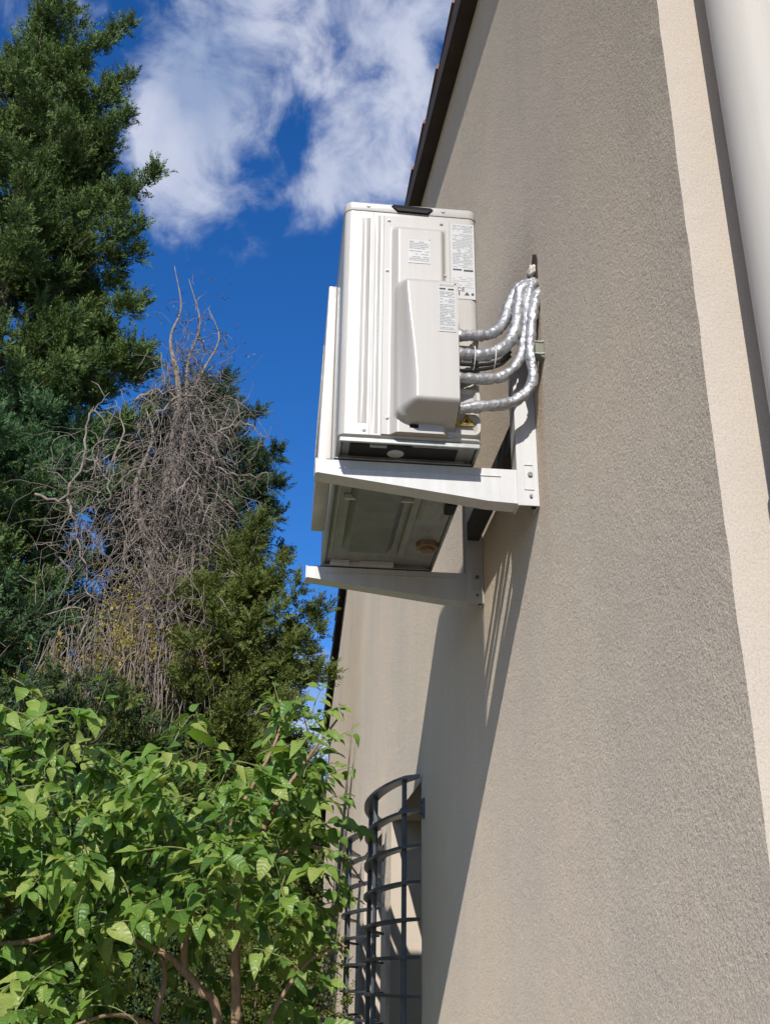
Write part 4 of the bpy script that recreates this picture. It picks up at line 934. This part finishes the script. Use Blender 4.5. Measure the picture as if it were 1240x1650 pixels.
        tm.tube(pts, [.0028*(1-.6*i/len(pts)) for i in range(len(pts))], 5)
    n = 0
    while n < 1050:
        x = rnd.uniform(-2.5, -.46); y = rnd.uniform(3.45, 4.7); z = rnd.uniform(.9, 2.42)
        if not hull(x, z+.05): continue
        # an open hollow low down where the stems show
        if -1.12 < x < -.50 and z < 1.78 and y < 4.55: continue
        if x < -.6 and rnd.random() < .12: continue
        d = Vector((rnd.gauss(0, .6)+.1, rnd.gauss(-.35, .5), rnd.gauss(.35, .5)))
        shoot((x, y, z), d, rnd.uniform(.14, .28), rnd.randint(7, 10), .084 if rnd.random() < .85 else .108, .10); n += 1
    for a, d in (((-.50, 4.0, 2.46), (.3, -.1, 1)), ((-.45, 4.0, 2.50), (.7, 0, .6)), ((-.42, 4.0, 2.52), (.2, 0, 1)), ((-.52, 4.0, 2.50), (-.2, 0, 1)), ((-.40, 4.0, 2.3), (.8, -.1, .2)), ((-.42, 4.0, 2.2), (.6, 0, .3)), ((-.40, 4.0, 2.05), (1, -.1, .0)), ((-.36, 4.0, 1.98), (1, -.1, -.3)), ((-.42, 4.0, 1.75), (1, 0, .1)), ((-.45, 4, 1.65), (1, 0, -.2)), ((-.55, 4, 2.45), (-.2, -.1, 1)),
                 ((-.38, 4.0, 1.9), (1, -.3, 0)), ((-.5, 4, 1.55), (.9, 0, -.1)), ((-.45, 4, 2.45), (.5, 0, .9)), ((-.48, 4, 2.3), (.8, .1, .4)), ((-.45, 4.05, 2.15), (.7, 0, .1))):
        shoot((a[0]-.04, a[1], a[2]), d, rnd.uniform(.13, .18), 8, .062, .06)
    for a, d in (((-1.78, 3.95, 2.56), (1, -.1, .45)), ((-1.75, 3.9, 2.60), (1, 0, .2)), ((-1.58, 3.95, 2.62), (.8, 0, -.2)), ((-1.50, 3.95, 2.58), (.6, 0, -.8)), ((-1.70, 3.85, 2.5), (.7, 0, .3)), ((-1.62, 3.9, 2.45), (.4, 0, .5))):
        shoot(a, d, .24, 9, .092, .16)
    tm.build('shoots', M['shoot'], t, smooth=True, fix=False)
    keep = [i for i, p in enumerate(LP) if not (-1.10 < p.x < -.58 and p.z < 1.74 and p.y < 4.4 and rnd.random() < .85)]
    LP = [LP[i] for i in keep]; LD = [LD[i] for i in keep]; LS = [LS[i] for i in keep]; LN = [LN[i] for i in keep]
    V, F, ra, lu, lv = leaves_np(np.array(LP), np.array(LD), np.array(LS), np.array(LN), rng)
    o = mesh_np('leaves', V, F, M['leaf'], t, ra, smooth=True)
    for nm, ar in (('along', lu), ('across', lv)):
        at_ = o.data.attributes.new(nm, 'FLOAT', 'POINT'); at_.data.foreach_set('value', ar.astype(np.float32))
shrub()
def small_shrub(name, c, s, n, mat, size, seed, label, nl=6):
    rng = np.random.default_rng(seed); t = thing(name, (c[0], c[1], 0), label, 'shrub')
    P = rng.normal(size=(n, 3)); P = unit_rows(P)*(rng.random(n)**.45)[:, None]*np.array(s)*(1+.18*np.sin(P[:, :1]*6+P[:, 2:]*5))+np.array(c)
    P = P[P[:, 2] > .02]; m = len(P)
    V, F, ra = sprays(P, rng.normal(size=(m, 3))+(P-np.array(c))*1.5+np.array([0, 0, .4]), size*rng.uniform(.6, 1.3, m), rng, nl, .42, .8); mesh_np('foliage', V, F, mat, t, ra)
    mb = MB()
    for k in range(14):
        a = k*2.4; mb.tube([(c[0]+.05*math.cos(a), c[1]+.05*math.sin(a), -.02), (c[0]+s[0]*.4*math.cos(a), c[1]+s[1]*.4*math.sin(a), c[2]*.8), (c[0]+s[0]*.75*math.cos(a), c[1]+s[1]*.75*math.sin(a), c[2]+s[2]*.5)], [.018, .011, .003], 5)
    mb.build('stems', M['bark'], t, smooth=True, fix=False)
small_shrub('small_leaved_shrub', (-.66, 6.2, 1.15), (.54, .5, 1.08), 6500, M['leafsmall'], .075, 41, 'yellow green small leaved shrub with reddish tips behind the broad leaves near the wall')
small_shrub('dark_garden_shrub', (-1.5, 5.9, .9), (1.05, .5, 1.0), 4200, M['cypress_dark'], .10, 42, 'dark shrub in shade behind the bright broad leaved shrub')
conifer('distant_tree', (-.75, 15.5, 0), (-.75, 15.5, 4.7), [(.3, 1.2), (2, 1.5), (3.4, 1.4), (4.2, .9), (4.8, .3)], [], 55, 'distant olive green tree beyond the far corner of the house', 'tree', [M['juniper']], nb=280, dens=60, ssize=.22, trunk_r=.12, inner=.3, brad=.25)
